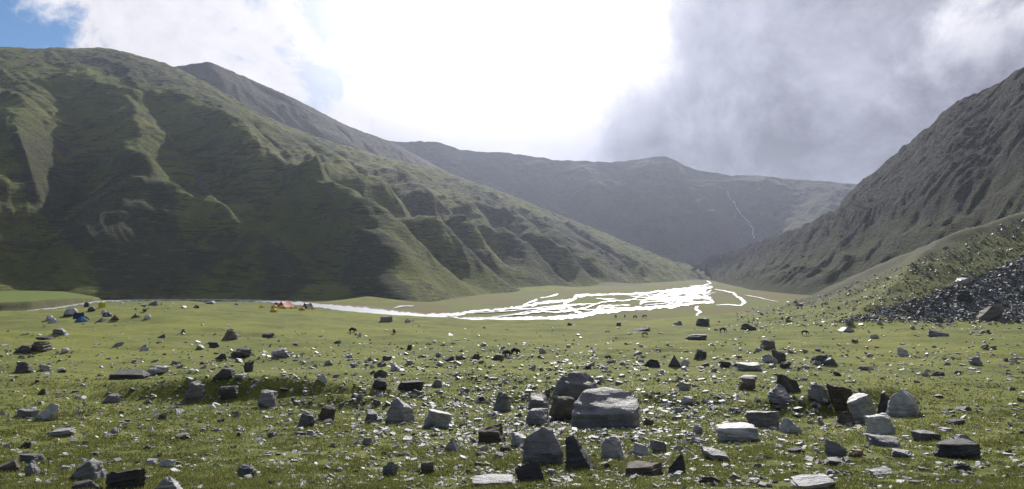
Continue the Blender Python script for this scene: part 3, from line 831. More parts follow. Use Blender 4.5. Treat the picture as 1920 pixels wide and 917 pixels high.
LAND = []                                                   # landmarks that other labels refer to: (px, py, phrase)
HERO = [
    # px, base py, w, h, kind, tone, name, label, landmark phrase, tilt
    (1136, 803, 132, 70, 'block', 'grey', 'boulder', 'largest boulder, squarish grey block with a pale cracked top', 'the largest boulder', (0, 0)),
    (1082, 757, 90, 52, 'round', 'grey', 'boulder', 'rounded grey boulder just behind the largest boulder', 'the rounded boulder', (0, 4)),
    (1056, 790, 48, 44, 'block', 'brown', 'rock', 'dark brown rock wedged under the left end of the largest boulder', None, (0, 0)),
    (1017, 868, 78, 62, 'wedge', 'grey', 'boulder', 'tall broken pale grey rock with a flat front face', 'the tall broken rock', (0, 0)),
    (1090, 880, 52, 58, 'wedge', 'dark', 'rock', 'dark slab leaning upright right of the tall broken rock', 'the leaning dark slab', (0, -14)),
    (1152, 862, 52, 42, 'block', 'pale', 'rock', 'white topped block in front of the largest boulder', 'the white topped block', (0, 0)),
    (996, 906, 56, 38, 'wedge', 'dark', 'rock', 'dark pyramid shaped stone near the bottom edge of the photo', 'the dark pyramid stone', (0, 0)),
    (748, 793, 58, 42, 'block', 'grey', 'boulder', 'blue grey blocky boulder under a grassy bank, left of centre', 'the blue grey block', (0, 0)),
    (819, 801, 54, 29, 'slab', 'pale', 'rock', 'pale speckled slab right of the blue grey block', 'the speckled slab', (0, 6)),
    (849, 847, 30, 27, 'wedge', 'pale', 'rock', 'pale triangular stone below the speckled slab', None, (0, 10)),
    (926, 830, 54, 32, 'block', 'brown', 'rock', 'brownish block left of the tall broken rock', 'the brownish block', (0, 0)),
    (731, 891, 34, 27, 'wedge', 'grey', 'rock', 'lone grey wedge in the grass near the bottom, left of centre', 'the lone grey wedge', (0, 0)),
    (803, 887, 26, 20, 'round', 'brown', 'rock', 'small rounded reddish grey stone near the lone grey wedge', None, (0, 0)),
    (942, 772, 34, 34, 'block', 'grey', 'rock', 'grey block standing among stones left of the rounded boulder', None, (0, 8)),
    (1008, 768, 44, 26, 'slab', 'grey', 'rock', 'flat grey slab tilted left of the rounded boulder', None, (6, 0)),
    (1008, 798, 44, 28, 'block', 'grey', 'rock', 'grey block behind the tall broken rock', None, (0, 0)),
    (978, 838, 34, 26, 'block', 'pale', 'rock', 'pale cube like stone at the shoulder of the tall broken rock', None, (0, 0)),
    (1212, 892, 70, 24, 'slab', 'brown', 'rock', 'brownish tilted slab at the bottom right of the white topped block', None, (0, -10)),
    (1268, 888, 34, 32, 'wedge', 'dark', 'rock', 'dark rock at the bottom right of centre', None, (0, 0)),
    (930, 912, 90, 16, 'slab', 'pale', 'rock', 'flat pale rock lying at the bottom edge, left of the pyramid stone', None, (0, 0)),
    (1700, 779, 66, 48, 'wedge', 'pale', 'boulder', 'big angular pale boulder, rightmost of the right hand cluster', 'the angular pale boulder', (0, 0)),
    (1623, 790, 58, 48, 'block', 'pale', 'boulder', 'lumpy white grey boulder in the right hand cluster', 'the lumpy white boulder', (0, -12)),
    (1657, 776, 28, 36, 'block', 'dark', 'rock', 'dark rock squeezed between the two pale boulders on the right', None, (0, 0)),
    (1587, 770, 54, 40, 'block', 'brown', 'boulder', 'brown grey boulder on the left of the right hand cluster', 'the brown grey boulder', (0, 0)),
    (1586, 795, 36, 24, 'wedge', 'brown', 'rock', 'brown stone below the brown grey boulder', None, (0, 0)),
    (1656, 813, 52, 34, 'round', 'pale', 'boulder', 'ribbed pale rounded boulder below the lumpy white boulder', 'the ribbed boulder', (0, 0)),
    (1536, 750, 38, 26, 'block', 'grey', 'rock', 'grey cracked rock left of the right hand cluster', None, (0, 0)),
    (1465, 756, 48, 28, 'wedge', 'grey', 'rock', 'grey rock with a white left tip in front of a dark upright rock', 'the white tipped rock', (0, 0)),
    (1480, 736, 38, 32, 'wedge', 'dark', 'rock', 'dark upright rock standing behind the white tipped rock', None, (0, 0)),
    (1400, 732, 30, 24, 'block', 'brown', 'rock', 'reddish brown block under a thin flat slab', 'the reddish block', (0, 0)),
    (1401, 710, 34, 5, 'slab', 'grey', 'rock', 'thin flat slab behind the reddish brown block', None, (0, 0)),
    (1283, 732, 23, 16, 'block', 'pale', 'rock', 'bright white stone right of the largest boulder', 'the bright white stone', (0, 0)),
    (1432, 802, 62, 28, 'slab', 'grey', 'rock', 'layered grey rock behind the long pale layered rock', None, (0, 0)),
    (1388, 827, 92, 30, 'slab', 'pale', 'boulder', 'long pale layered rock right of the white topped block', 'the long layered rock', (0, 4)),
    (1342, 865, 50, 20, 'block', 'pale', 'rock', 'white oblong stone below the long layered rock', None, (0, 8)),
    (1482, 813, 38, 28, 'wedge', 'pale', 'rock', 'pale stepped stone right of the long layered rock', 'the stepped stone', (0, 0)),
    (1305, 813, 22, 17, 'block', 'pale', 'rock', 'small white topped cube left of the long layered rock', None, (0, 0)),
    (1796, 860, 78, 30, 'slab', 'dark', 'boulder', 'dark blue grey slab low in the grass at the right', 'the dark blue slab', (0, -8)),
    (1815, 842, 60, 26, 'wedge', 'grey', 'rock', 'grey rock just behind the dark blue slab', None, (0, 0)),
    (1662, 838, 66, 18, 'slab', 'grey', 'rock', 'long flat grey slab below the ribbed boulder', None, (0, 5)),
    (1650, 893, 62, 13, 'slab', 'pale', 'rock', 'flat pale blue slab in the grass near the bottom right', 'the pale blue slab', (0, 4)),
    (1525, 917, 76, 18, 'slab', 'pale', 'rock', 'flat pale rock cut by the bottom edge right of centre', None, (0, -4)),
    (1565, 872, 42, 11, 'slab', 'grey', 'rock', 'thin grey slab left of the small orange stone', None, (0, 0)),
    (1602, 857, 22, 13, 'block', 'rust', 'rock', 'small orange brown stone in the grass at the lower right', 'the orange stone', (0, 0)),
    (1732, 826, 46, 17, 'slab', 'grey', 'rock', 'tilted grey slab right of the ribbed boulder', None, (0, 9)),
    (1690, 858, 40, 12, 'slab', 'pale', 'rock', 'pale flat stone left of the dark blue slab', None, (0, 0)),
    (1788, 797, 36, 8, 'slab', 'dark', 'rock', 'thin dark tilted slab far right in the grass', None, (0, -8)),
    (1440, 656, 32, 18, 'block', 'brown', 'boulder', 'big squarish brown boulder in the meadow below the scree', 'the squarish brown boulder', (0, 0)),
    (1461, 680, 24, 22, 'block', 'dark', 'rock', 'dark block with a white slab leaning on its left', 'the dark block', (0, 0)),
    (1443, 681, 26, 15, 'wedge', 'pale', 'rock', 'white slab leaning on the left of a dark block', None, (0, 0)),
    (1311, 673, 26, 18, 'block', 'dark', 'boulder', 'dark block with pale top, right of centre in the meadow', 'the pale topped block', (0, 0)),
    (1266, 688, 28, 22, 'wedge', 'dark', 'rock', 'dark pointed rock left of the pale topped block', None, (0, 0)),
    (1226, 688, 38, 15, 'wedge', 'dark', 'rock', 'dark sloping rock behind the bright white stone', None, (0, 0)),
    (1360, 689, 20, 12, 'block', 'dark', 'rock', 'small dark cube right of the pale topped block', None, (0, 0)),
    (1408, 696, 50, 14, 'slab', 'grey', 'rock', 'long grey slab with a white end behind the reddish block', None, (0, 0)),
    (1380, 688, 24, 10, 'wedge', 'dark', 'rock', 'low dark stone beside the long grey slab', None, (0, 0)),
    (1693, 667, 18, 14, 'wedge', 'pale', 'rock', 'small white pointed stone in the right meadow', 'the white pointed stone', (0, 0)),
    (1535, 681, 28, 14, 'wedge', 'dark', 'rock', 'dark stone left of a pale one in the right meadow', None, (0, 0)),
    (1552, 684, 34, 13, 'wedge', 'grey', 'rock', 'pale grey peaked stone in the right meadow', None, (0, 0)),
    (1318, 611, 26, 14, 'round', 'dark', 'boulder', 'dark domed boulder where the stream meets the meadow', 'the dark domed boulder', (0, 0)),
    (1270, 610, 20, 8, 'wedge', 'grey', 'rock', 'grey rock left of the dark domed boulder', None, (0, 0)),
    (1201, 621, 34, 9, 'wedge', 'dark', 'boulder', 'long dark rock by the near stream', 'the long dark rock', (0, 0)),
    (1304, 638, 46, 10, 'slab', 'dark', 'boulder', 'low dark outcrop in the meadow below the dark domed boulder', 'the low dark outcrop', (0, 0)),
    (1404, 619, 28, 12, 'wedge', 'dark', 'boulder', 'dark rock in the meadow left of the scree', 'the dark rock near the scree', (0, 0)),
    (1859, 600, 50, 22, 'wedge', 'brown', 'boulder', 'large tilted brown grey slab at the foot of the scree', 'the tilted scree slab', (0, -8)),
    (1588, 622, 34, 10, 'wedge', 'pale', 'rock', 'pale pair like rock at the tip of the scree', None, (0, 0)),
    (1808, 532, 24, 9, 'slab', 'pale', 'boulder', 'pale slab on the upper edge of the scree', 'the upper scree slab', (0, -12)),
    (1810, 566, 28, 18, 'round', 'dark', 'boulder', 'dark rounded boulder in the middle of the scree', None, (0, 0)),
    (1728, 592, 22, 14, 'wedge', 'dark', 'boulder', 'dark pointed boulder at the foot of the scree', None, (0, 0)),
    (432, 638, 26, 17, 'block', 'brown', 'boulder', 'dark brown boulder alone in the left meadow', 'the dark brown boulder', (0, 8)),
    (504, 633, 21, 8, 'block', 'dark', 'rock', 'dark rectangular block right of the dark brown boulder', 'the rectangular block', (0, 0)),
    (450, 671, 34, 16, 'block', 'dark', 'boulder', 'dark grey split rock below the dark brown boulder', 'the split rock', (0, 0)),
    (527, 671, 34, 16, 'slab', 'grey', 'rock', 'grey overhanging slab right of the split rock', None, (0, -6)),
    (467, 697, 18, 20, 'wedge', 'dark', 'rock', 'dark upright stone below the split rock', None, (0, 0)),
    (420, 711, 36, 14, 'round', 'dark', 'boulder', 'low dark mounded rock left of the upright stone', 'the mounded rock', (0, 0)),
    (449, 713, 20, 7, 'slab', 'pale', 'rock', 'white flat stone right of the mounded rock', None, (0, 0)),
    (402, 652, 22, 9, 'slab', 'dark', 'rock', 'dark flat stone left below the dark brown boulder', None, (0, 0)),
    (375, 655, 18, 8, 'wedge', 'grey', 'rock', 'grey wedge left of the dark brown boulder', None, (0, 0)),
    (415, 673, 20, 9, 'wedge', 'dark', 'rock', 'dark low stone left of the split rock', None, (0, 0)),
    (76, 659, 36, 18, 'round', 'brown', 'boulder', 'mossy brown boulder at the far left below the tents', 'the mossy boulder', (0, 0)),
    (42, 661, 30, 12, 'round', 'dark', 'boulder', 'dark low boulder left of the mossy boulder', None, (0, 0)),
    (116, 627, 34, 9, 'slab', 'grey', 'boulder', 'flat tilted slab below the silver tent', 'the flat tilted slab', (0, 6)),
    (85, 637, 30, 6, 'slab', 'dark', 'rock', 'dark flat stone below the flat tilted slab', None, (0, 0)),
    (45, 700, 30, 20, 'block', 'dark', 'boulder', 'dark rocks with a pale top at the far left edge', 'the far left rocks', (0, 0)),
    (273, 658, 18, 8, 'wedge', 'pale', 'rock', 'small pale pointed stone in the left meadow', None, (0, 0)),
    (294, 702, 36, 14, 'block', 'pale', 'boulder', 'white lumpy rock in the left meadow', 'the white lumpy rock', (0, 0)),
    (240, 711, 60, 10, 'slab', 'dark', 'boulder', 'long low dark slab left of the white lumpy rock', 'the long low slab', (0, 0)),
    (222, 649, 18, 7, 'slab', 'grey', 'rock', 'grey flat stone above the long low slab', None, (0, 0)),
    (303, 634, 16, 7, 'wedge', 'dark', 'rock', 'dark stone with a pale edge below the white dome tent', None, (0, 0)),
    (362, 753, 40, 32, 'block', 'grey', 'boulder', 'grey boulder in the dark grassy dip on the left', 'the dip boulder', (0, 0)),
    (430, 748, 34, 18, 'round', 'dark', 'rock', 'dark rounded rock right of the dip boulder', None, (0, 0)),
    (502, 764, 34, 32, 'block', 'grey', 'boulder', 'split grey boulder under the grassy bank on the left', 'the split grey boulder', (0, 0)),
    (574, 800, 34, 28, 'block', 'grey', 'boulder', 'grey block left of the brown block on the slope', 'the slope block', (0, 0)),
    (612, 788, 26, 26, 'block', 'brown', 'rock', 'brown block right of the slope block', None, (0, 10)),
    (231, 919, 80, 38, 'slab', 'dark', 'boulder', 'big dark flat topped boulder cut by the bottom edge at the left', 'the flat topped boulder', (0, -8)),
    (168, 901, 54, 36, 'slab', 'grey', 'boulder', 'brown topped grey boulder left of the flat topped boulder', 'the brown topped boulder', (0, -18)),
    (165, 922, 46, 18, 'block', 'dark', 'rock', 'dark stone at the bottom edge below the brown topped boulder', None, (0, 0)),
    (312, 930, 58, 36, 'wedge', 'pale', 'boulder', 'pale pointed rock cut by the bottom edge right of the flat topped boulder', None, (0, 0)),
    (70, 892, 22, 28, 'slab', 'grey', 'rock', 'upright grey slab at the lower left', 'the upright slab', (0, -20)),
    (62, 866, 44, 14, 'slab', 'grey', 'rock', 'flat grey stone above the upright slab at the lower left', None, (0, 0)),
    (22, 884, 38, 20, 'slab', 'brown', 'rock', 'brownish flat rock at the lower left edge', None, (0, -12)),
    (50, 784, 40, 17, 'block', 'grey', 'rock', 'grey stone heap at the left edge in the grass', 'the left stone heap', (0, 0)),
    (114, 817, 46, 9, 'slab', 'pale', 'rock', 'pale flat slab in the grass at the left', 'the pale flat slab', (0, 0)),
    (208, 756, 36, 15, 'block', 'grey', 'rock', 'grey stones half sunk in turf left of the dip boulder', None, (0, 0)),
    (346, 822, 28, 7, 'slab', 'grey', 'rock', 'thin grey slab alone in the left foreground grass', None, (0, 0)),
    (287, 873, 22, 12, 'block', 'pale', 'rock', 'pale rounded stone above the flat topped boulder', None, (0, 0)),
    (710, 730, 32, 18, 'block', 'dark', 'rock', 'dark block above the grassy bank left of centre', None, (0, 0)),
    (768, 732, 58, 17, 'slab', 'dark', 'boulder', 'long dark log shaped slab above the blue grey block', 'the log shaped slab', (0, -8)),
    (822, 726, 26, 14, 'wedge', 'grey', 'rock', 'grey peaked stone right of the log shaped slab', None, (0, 0)),
    (712, 709, 30, 16, 'wedge', 'dark', 'rock', 'dark and pale rock above the log shaped slab', None, (0, 0)),
    (932, 676, 24, 11, 'round', 'brown', 'boulder', 'rounded dark brown boulder in front of the two black yaks', 'the yak boulder', (0, 0)),
    (893, 674, 13, 10, 'round', 'brown', 'rock', 'small rounded dark rock left of the yak boulder', None, (0, 0)),
    (862, 675, 13, 9, 'block', 'brown', 'rock', 'dark brown stone with white top, left of the yak boulder', None, (0, 0)),
    (768, 656, 9, 9, 'block', 'dark', 'rock', 'little dark upright stone alone in the middle meadow', None, (0, 0)),
    (652, 671, 24, 9, 'wedge', 'pale', 'rock', 'pale flat stone in the meadow left of the log shaped slab', None, (0, 0)),
    (726, 676, 18, 8, 'block', 'dark', 'rock', 'dark low block in the middle meadow', None, (0, 0)),
    (395, 570, 20, 6, 'block', 'grey', 'boulder', 'grey boulder by the far river edge left of the yellow tents', None, (0, 0)),
    (285, 573, 16, 7, 'wedge', 'dark', 'boulder', 'dark rock in the stony patch behind the white dome tent', 'the stony patch', (0, 0)),
    (366, 578, 14, 6, 'wedge', 'dark', 'boulder', 'dark low rock between the two camps', None, (0, 0)),
    (1160, 610, 9, 5, 'block', 'dark', 'rock', 'small dark stone on the near stream bank', None, (0, 0)),
    (1067, 610, 10, 5, 'block', 'dark', 'rock', 'small dark block on the river bank in the middle', None, (0, 0)),
]
SHAPED = {   # corners of the rocks one knows by their outline: x across, y away, z up
    0: [(-.46, -.42, -.25), (.40, -.45, -.25), (.5, 0, -.25), (.42, .45, -.25), (-.35, .5, -.25), (-.5, 0, -.25), (-.5, -.38, .42), (-.42, -.46, .50), (.36, -.48, .52),
        (.46, -.3, .62), (-.24, .1, .98), (.05, .25, 1.0), (.42, .15, .90), (.5, .05, .75), (-.42, -.1, .72), (.0, -.44, .56)],
    1: [(-.5, -.3, -.25), (.5, -.3, -.25), (.5, .4, -.25), (-.5, .4, -.25), (-.5, -.2, .40), (-.42, -.35, .35), (.45, -.35, .30), (.5, 0, .35), (-.36, .0, .78), (-.1, .1, 1.0),
        (.15, .15, .97), (.36, .1, .72), (-.2, -.3, .62), (.2, -.32, .58)],
    3: [(-.5, -.3, -.25), (.5, -.3, -.25), (.45, .4, -.25), (-.45, .4, -.25), (-.48, -.25, .45), (-.40, -.2, .75), (.0, -.05, 1.0), (.22, .1, .95), (.32, -.1, .72), (.46, -.25, .35), (-.15, .3, .9), (-.2, -.42, .42), (.3, -.42, .3)],
    20: [(-.5, -.3, -.25), (.3, -.45, -.25), (.55, 0, -.25), (.4, .45, -.25), (-.4, .4, -.25), (-.5, -.2, .38), (-.40, .0, .72), (-.12, -.05, 1.0), (.02, .15, .97), (.10, -.38, .62),
         (.0, -.48, .28), (.30, -.05, .66), (.5, .05, .15), (-.25, -.44, .15)]}
hi_cache = {}
for k, (px, py, w_, h_, kind, tone, name, label, land, tilt) in enumerate(HERO):
    mesh = None
    if w_ >= 44 and py > 690:                              # the biggest rocks get a mesh of their own, finely broken
        mesh = rock_mesh(kind, 7000 + k * 13, 4, 0.026 if k in SHAPED else 0.036, SHAPED.get(k)); mesh.materials.append(ROCK[tone])
    place_rock(name, px, py, w_, h_, kind, tone, label, k * 5 + 3, tilt=tilt, mesh=mesh, rot=0.0 if k in SHAPED else random.uniform(-0.35, 0.35))
    if land: LAND.append((px, py - h_ / 2, land))


# ------------------------------------------------------------------ tents of the two camps
_mats = {}


def cloth(col, rough=0.55):
    if col not in _mats:
        m, n = mat_new('tent_cloth')
        pos = n.n('ShaderNodeNewGeometry').outputs['Position']
        c = n.mix(n.ramp(n.noise(pos, 2.0, 4.0, 0.6), 0.35, 0.65), tuple(x * 0.85 for x in col), col)
        d = n.n('ShaderNodeBsdfPrincipled', {'Base Color': c, 'Roughness': rough, 'Specular IOR Level': 0.4,
                                             'Normal': n.n('ShaderNodeBump', {'Height': n.noise(pos, 3.0, 3.0), 'Strength': 0.4, 'Distance': 0.1}).outputs[0]})
        t = n.n('ShaderNodeBsdfTranslucent', {'Color': c})
        mx = n.n('ShaderNodeMixShader', {0: 0.42, 1: d.outputs[0], 2: t.outputs[0]})
        n.n('ShaderNodeOutputMaterial', {'Surface': mx.outputs[0]})
        _mats[col] = m
    return _mats[col]


def mesh_obj(name, V, Fc, mat, parent, smooth=False):
    me = bpy.data.meshes.new(name); me.from_pydata([tuple(v) for v in V], [], Fc)
    bm = bmesh.new(); bm.from_mesh(me); bmesh.ops.recalc_face_normals(bm, faces=bm.faces); bm.to_mesh(me); bm.free()
    if smooth:
        for p in me.polygons: p.use_smooth = True
    me.materials.append(mat)
    o = bpy.data.objects.new(name, me); C.objects.link(o); o.parent = parent
    return o


def tube(name, pts, r, mat, parent):
    V, Fc = [], []
    for i, p in enumerate(pts):
        p = Vector(p); d = Vector(pts[min(i + 1, len(pts) - 1)]) - Vector(pts[max(i - 1, 0)]); d.normalize()
        a = d.cross(Vector((0, 0, 1))); a = a if a.length > 1e-3 else Vector((1, 0, 0)); a.normalize(); b = d.cross(a)
        for k in range(5): V.append(p + r * (math.cos(k * 1.2566) * a + math.sin(k * 1.2566) * b))
        if i:
            q = len(V) - 10
            for k in range(5): Fc.append((q + k, q + (k + 1) % 5, q + 5 + (k + 1) % 5, q + 5 + k))
    return mesh_obj(name, V, Fc, mat, parent, True)


M_pole = cloth((0.10, 0.10, 0.11), 0.4)


def dome(root, L, W, H, fly, door, skirt):
    """four curved panels over two crossed poles, a door in the front, a skirt near the ground"""
    nu, nv = 24, 9; V, Fc = [], []
    def surf(u, v):
        a = 2 * math.pi * u; e = v * math.pi / 2
        r = math.cos(e) ** 0.8; seam = 1 - 0.07 * abs(math.sin(2 * a)) ** 0.6
        q = 1 / (abs(math.cos(a)) ** 3.2 + abs(math.sin(a)) ** 3.2) ** (1 / 3.2)
        return Vector((L / 2 * r * q * seam * math.cos(a), W / 2 * r * q * seam * math.sin(a), H * math.sin(e) ** 0.95))
    for j in range(nv + 1):
        for i in range(nu): V.append(surf(i / nu, j / nv))
    for j in range(nv):
        for i in range(nu): Fc.append((j * nu + i, j * nu + (i + 1) % nu, (j + 1) * nu + (i + 1) % nu, (j + 1) * nu + i))
    mesh_obj('fly', V, Fc, cloth(fly), root, True)
    D = [surf(0.25 * 3 + (i / 6 - 0.5) * 0.13 * (1 - 0.55 * j / 5), j / 5 * 0.62) * 1.015 for j in range(6) for i in range(7)]
    mesh_obj('door', D, [(j * 7 + i, j * 7 + i + 1, j * 7 + 8 + i, j * 7 + 7 + i) for j in range(5) for i in range(6)], cloth(door), root, True)
    K = [surf(i / 32, 0.0 + 0.13 * j) * 1.02 + Vector((0, 0, 0.0)) for j in range(2) for i in range(32)]
    mesh_obj('skirt', K, [(i, (i + 1) % 32, 32 + (i + 1) % 32, 32 + i) for i in range(32)], cloth(skirt), root, True)
    for a in (0.125, 0.375):
        pts = [surf(a, k / 8) * 1.02 for k in range(9)] + [surf(a + 0.5, 1 - k / 8) * 1.02 for k in range(1, 9)]
        tube('pole', pts, 0.025, M_pole, root)


def ridge(root, L, W, H, fly, door, skirt):
    """A-frame: ridge along x with a slight sag, gable doors, poles"""
    n = 8; V, Fc = [], []
    for i in range(n + 1):
        x = (i / n - 0.5) * L; sag = 1 - 0.10 * math.sin(math.pi * i / n); e = 1.0 - 0.12 * (abs(i / n - 0.5) * 2) ** 3
        for y, z in ((-0.5, 0.0), (-0.30, 0.36), (-0.12, 0.76), (0, 1.0), (0.12, 0.76), (0.30, 0.36), (0.5, 0.0)):
            V.append(Vector((x * (1 - 0.14 * z), y * W, z * H * sag)))
    for i in range(n):
        for k in range(6): Fc.append((i * 7 + k, i * 7 + k + 1, i * 7 + 8 + k, i * 7 + 7 + k))
    mesh_obj('fly', V, Fc, cloth(fly), root, True)
    for s_ in (-1, 1):
        x = s_ * L / 2 * 0.985; g = [Vector((x, -W * 0.46, 0)), Vector((x, W * 0.46, 0)), Vector((x * 0.86, 0, H * 0.96)), Vector((x, 0, 0))]
        mesh_obj('gable', g[:3], [(0, 1, 2)], cloth(skirt), root)
        xd = x * 1.012
        mesh_obj('door', [Vector((xd, -W * 0.2, 0.0)), Vector((xd, W * 0.2, 0.0)), Vector((xd * 0.9, 0, H * 0.72))], [(0, 1, 2)], cloth(door), root)
        tube('pole', [(x * 1.03, 0, 0), (x * 0.90, 0, H * 1.03)], 0.03, M_pole, root)


def pyramid(root, L, W, H, fly, door, skirt):
    """faceted tent with concave sides up to one peak, plus a vestibule"""
    nu, nv = 6, 6; V, Fc = [], []
    for j in range(nv + 1):
        t = j / nv; r = (1 - t) ** 1.15
        for i in range(nu):
            a = 2 * math.pi * (i + 0.5) / nu; V.append(Vector((L * 0.56 * r * math.cos(a), W * 0.56 * r * math.sin(a), H * t)))
    for j in range(nv):
        for i in range(nu): Fc.append((j * nu + i, j * nu + (i + 1) % nu, (j + 1) * nu + (i + 1) % nu, (j + 1) * nu + i))
    mesh_obj('fly', V, Fc, cloth(fly), root)
    a = Vector((L * 0.30, -W * 0.30, 0)); b = Vector((L * 0.66, 0, 0)); c = Vector((L * 0.30, W * 0.30, 0)); d = Vector((L * 0.22, 0, H * 0.66))
    mesh_obj('vestibule', [a, b, c, d], [(0, 1, 3), (1, 2, 3)], cloth(door), root)
    mesh_obj('door', [Vector((-L * .1, -W * .487, 0)), Vector((L * .12, -W * .487, 0)), Vector((0, -W * .21, H * .52))], [(0, 1, 2)], cloth(skirt), root)
    tube('pole', [(0, 0, H * 0.9), (0, 0, H * 1.06)], 0.03, M_pole, root)


def latrine(root, L, W, H, fly, door, skirt):
    """tall narrow tent with a peaked roof"""
    V = [Vector((sx * L / 2 * k, sy * W / 2 * k, z)) for z, k in ((0, 1.0), (H * 0.5, 0.97), (H * 0.82, 0.86)) for sx, sy in ((-1, -1), (1, -1), (1, 1), (-1, 1))]
    Fc = [(4 * j + i, 4 * j + (i + 1) % 4, 4 * j + 4 + (i + 1) % 4, 4 * j + 4 + i) for j in range(2) for i in range(4)]
    mesh_obj('fly', V, Fc, cloth(fly), root)
    k = 0.9; T = [Vector((sx * L / 2 * k, sy * W / 2 * k, H * 0.82)) for sx, sy in ((-1, -1), (1, -1), (1, 1), (-1, 1))] + [Vector((0, 0, H))]
    mesh_obj('roof', T, [(0, 1, 4), (1, 2, 4), (2, 3, 4), (3, 0, 4)], cloth(skirt), root)
    mesh_obj('door', [Vector((-L * .28, -W * .515, 0.05)), Vector((L * .28, -W * .515, 0.05)), Vector((L * .26, -W * .495, H * .7)), Vector((-L * .26, -W * .495, H * .7))], [(0, 1, 2, 3)], cloth(door), root)


def tent(px, py, w_, h_, build, fly, door, skirt, label, group, yaw=0.0, ratio=0.8):
    X, Y, Z = (float(v[0]) for v in ground_at([px], [py]))
    k = Y / F
    root = bpy.data.objects.new('tent', None); C.objects.link(root)
    L, H = w_ * k, h_ * k; W = L * ratio
    root.location = (X, Y + W * 0.4, float(height(np.array([X]), np.array([Y + W * 0.4]))[0]) - 0.05)
    root.rotation_euler = (0, 0, yaw)
    build(root, L, W, H, fly, door, skirt)
    root['label'] = label; root['category'] = 'tent'; root['group'] = group


WHITE, SILVER, GREY, DGREY = (0.70, 0.70, 0.70), (0.48, 0.50, 0.54), (0.22, 0.23, 0.25), (0.06, 0.06, 0.065)
NAVY, BLUE, LBLUE, GREEN, OLIVE = (0.03, 0.035, 0.11), (0.02, 0.20, 0.52), (0.25, 0.55, 0.75), (0.03, 0.06, 0.04), (0.12, 0.15, 0.06)
ORANGE, BROWN, YELLOW, LIME, RED = (0.62, 0.17, 0.04), (0.20, 0.11, 0.06), (0.85, 0.66, 0.03), (0.55, 0.58, 0.05), (0.60, 0.06, 0.03)
CL, CM, CR_ = 'tents of the left camp', 'tents of the middle camp by the river', 'tents near the river bend'
tent(131, 594, 26, 15, dome, SILVER, WHITE, DGREY, 'large grey white dome tent, biggest of the left camp', CL, 0.3)
tent(93, 601, 14, 9, dome, WHITE, SILVER, SILVER, 'white dome tent half hidden behind the silver tent at the far left', CL, -0.3)
tent(99, 606, 19, 11, pyramid, SILVER, WHITE, SILVER, 'silver grey tent with a white vestibule, leftmost of the camp', CL, 0.1)
tent(147, 598, 18, 12, ridge, NAVY, (0.02, 0.02, 0.05), NAVY, 'dark navy tent right beside the large dome tent', CL, 0.25)
tent(151, 603, 21, 9, pyramid, BLUE, LBLUE, LBLUE, 'bright blue tent in front of the dark navy tent', CL, 0.4)
tent(162, 600, 12, 8, pyramid, GREEN, GREEN, DGREY, 'small dark green tent right of the bright blue tent', CL, -0.2)
tent(171, 584, 13, 7, dome, DGREY, GREY, DGREY, 'small dark grey tent behind the left camp', CL, 0.2)
tent(162.5, 576, 7.5, 10, latrine, NAVY, (0.05, 0.05, 0.16), NAVY, 'tall narrow navy toilet tent by the river', CL, 0.3, 1.0)
tent(191, 577, 8.5, 11, latrine, LIME, YELLOW, LIME, 'tall narrow yellow green toilet tent', CL, -0.35, 1.0)
tent(195, 589, 10, 8, dome, WHITE, SILVER, SILVER, 'small white tent half hidden behind the blue dome tent', CL, 0.0)
tent(200, 594, 17, 8, dome, (0.05, 0.09, 0.26), SILVER, NAVY, 'blue dome tent in front of a small white tent', CL, 0.2)
tent(190, 605, 20, 8, pyramid, GREY, DGREY, DGREY, 'low dark grey tent left of the orange tent', CL, 0.5)
tent(215, 601, 16, 9.5, pyramid, BROWN, ORANGE, ORANGE, 'orange tent with a brown side', CL, -0.35)
tent(254, 596, 17, 8, pyramid, OLIVE, (0.3, 0.33, 0.2), OLIVE, 'olive green tent between the orange and the white dome tent', CL, -0.2)
tent(277, 598, 13, 7.5, dome, WHITE, (0.8, 0.8, 0.78), WHITE, 'white dome tent, rightmost of the left camp', CL, 0.0)
ylab = ['yellow tent standing alone, leftmost of the middle camp', 'yellow tent in the back row left of the red tent', 'yellow tent in the front row left of the red tent',
        'yellow tent just in front of the red tent', 'small yellow tent right after the red tent', 'yellow tent, second right of the red tent',
        'yellow tent at the left foot of the black ridge tent', 'small yellow tent right of the black ridge tent']
for (px, py, w_, h_), lb in zip(((490, 577.5, 10, 8), (514, 578, 13, 6.5), (513, 585, 13, 7), (529, 579, 15, 7), (546, 579, 8, 6), (554, 578.5, 10, 6), (566, 582, 12, 6), (587, 580, 9, 5.5)), ylab):
    tent(px, py, w_, h_, pyramid if w_ < 12 else dome, YELLOW, (0.8, 0.6, 0.1), (0.5, 0.3, 0.02), lb, CM, random.uniform(-0.6, 0.6))
tent(533, 576, 23, 11, ridge, RED, (0.25, 0.03, 0.02), RED, 'red tent, largest of the middle camp', CM, 1.0, 1.1)
tent(576, 577.5, 18, 11.5, ridge, (0.03, 0.03, 0.06), SILVER, (0.02, 0.02, 0.03), 'black ridge tent with a pale edge by the river', CM, 1.1, 0.9)
tent(518, 572, 7, 5, dome, (0.05, 0.07, 0.25), NAVY, NAVY, 'small blue tent behind the yellow ones, left of the red tent', CM, 0.0)
tent(443, 572, 7, 4, pyramid, (0.08, 0.09, 0.22), NAVY, NAVY, 'tiny blue grey tent far left of the middle camp', CM, 0.0)
tent(724, 603, 23, 9.5, ridge, GREY, WHITE, DGREY, 'dark grey ridge tent at the river bend, alone', CR_, 0.15)
tent(765, 604, 12, 6, dome, (0.55, 0.55, 0.52), WHITE, SILVER, 'small pale dome tent right of the lone grey ridge tent', CR_, 0.0)


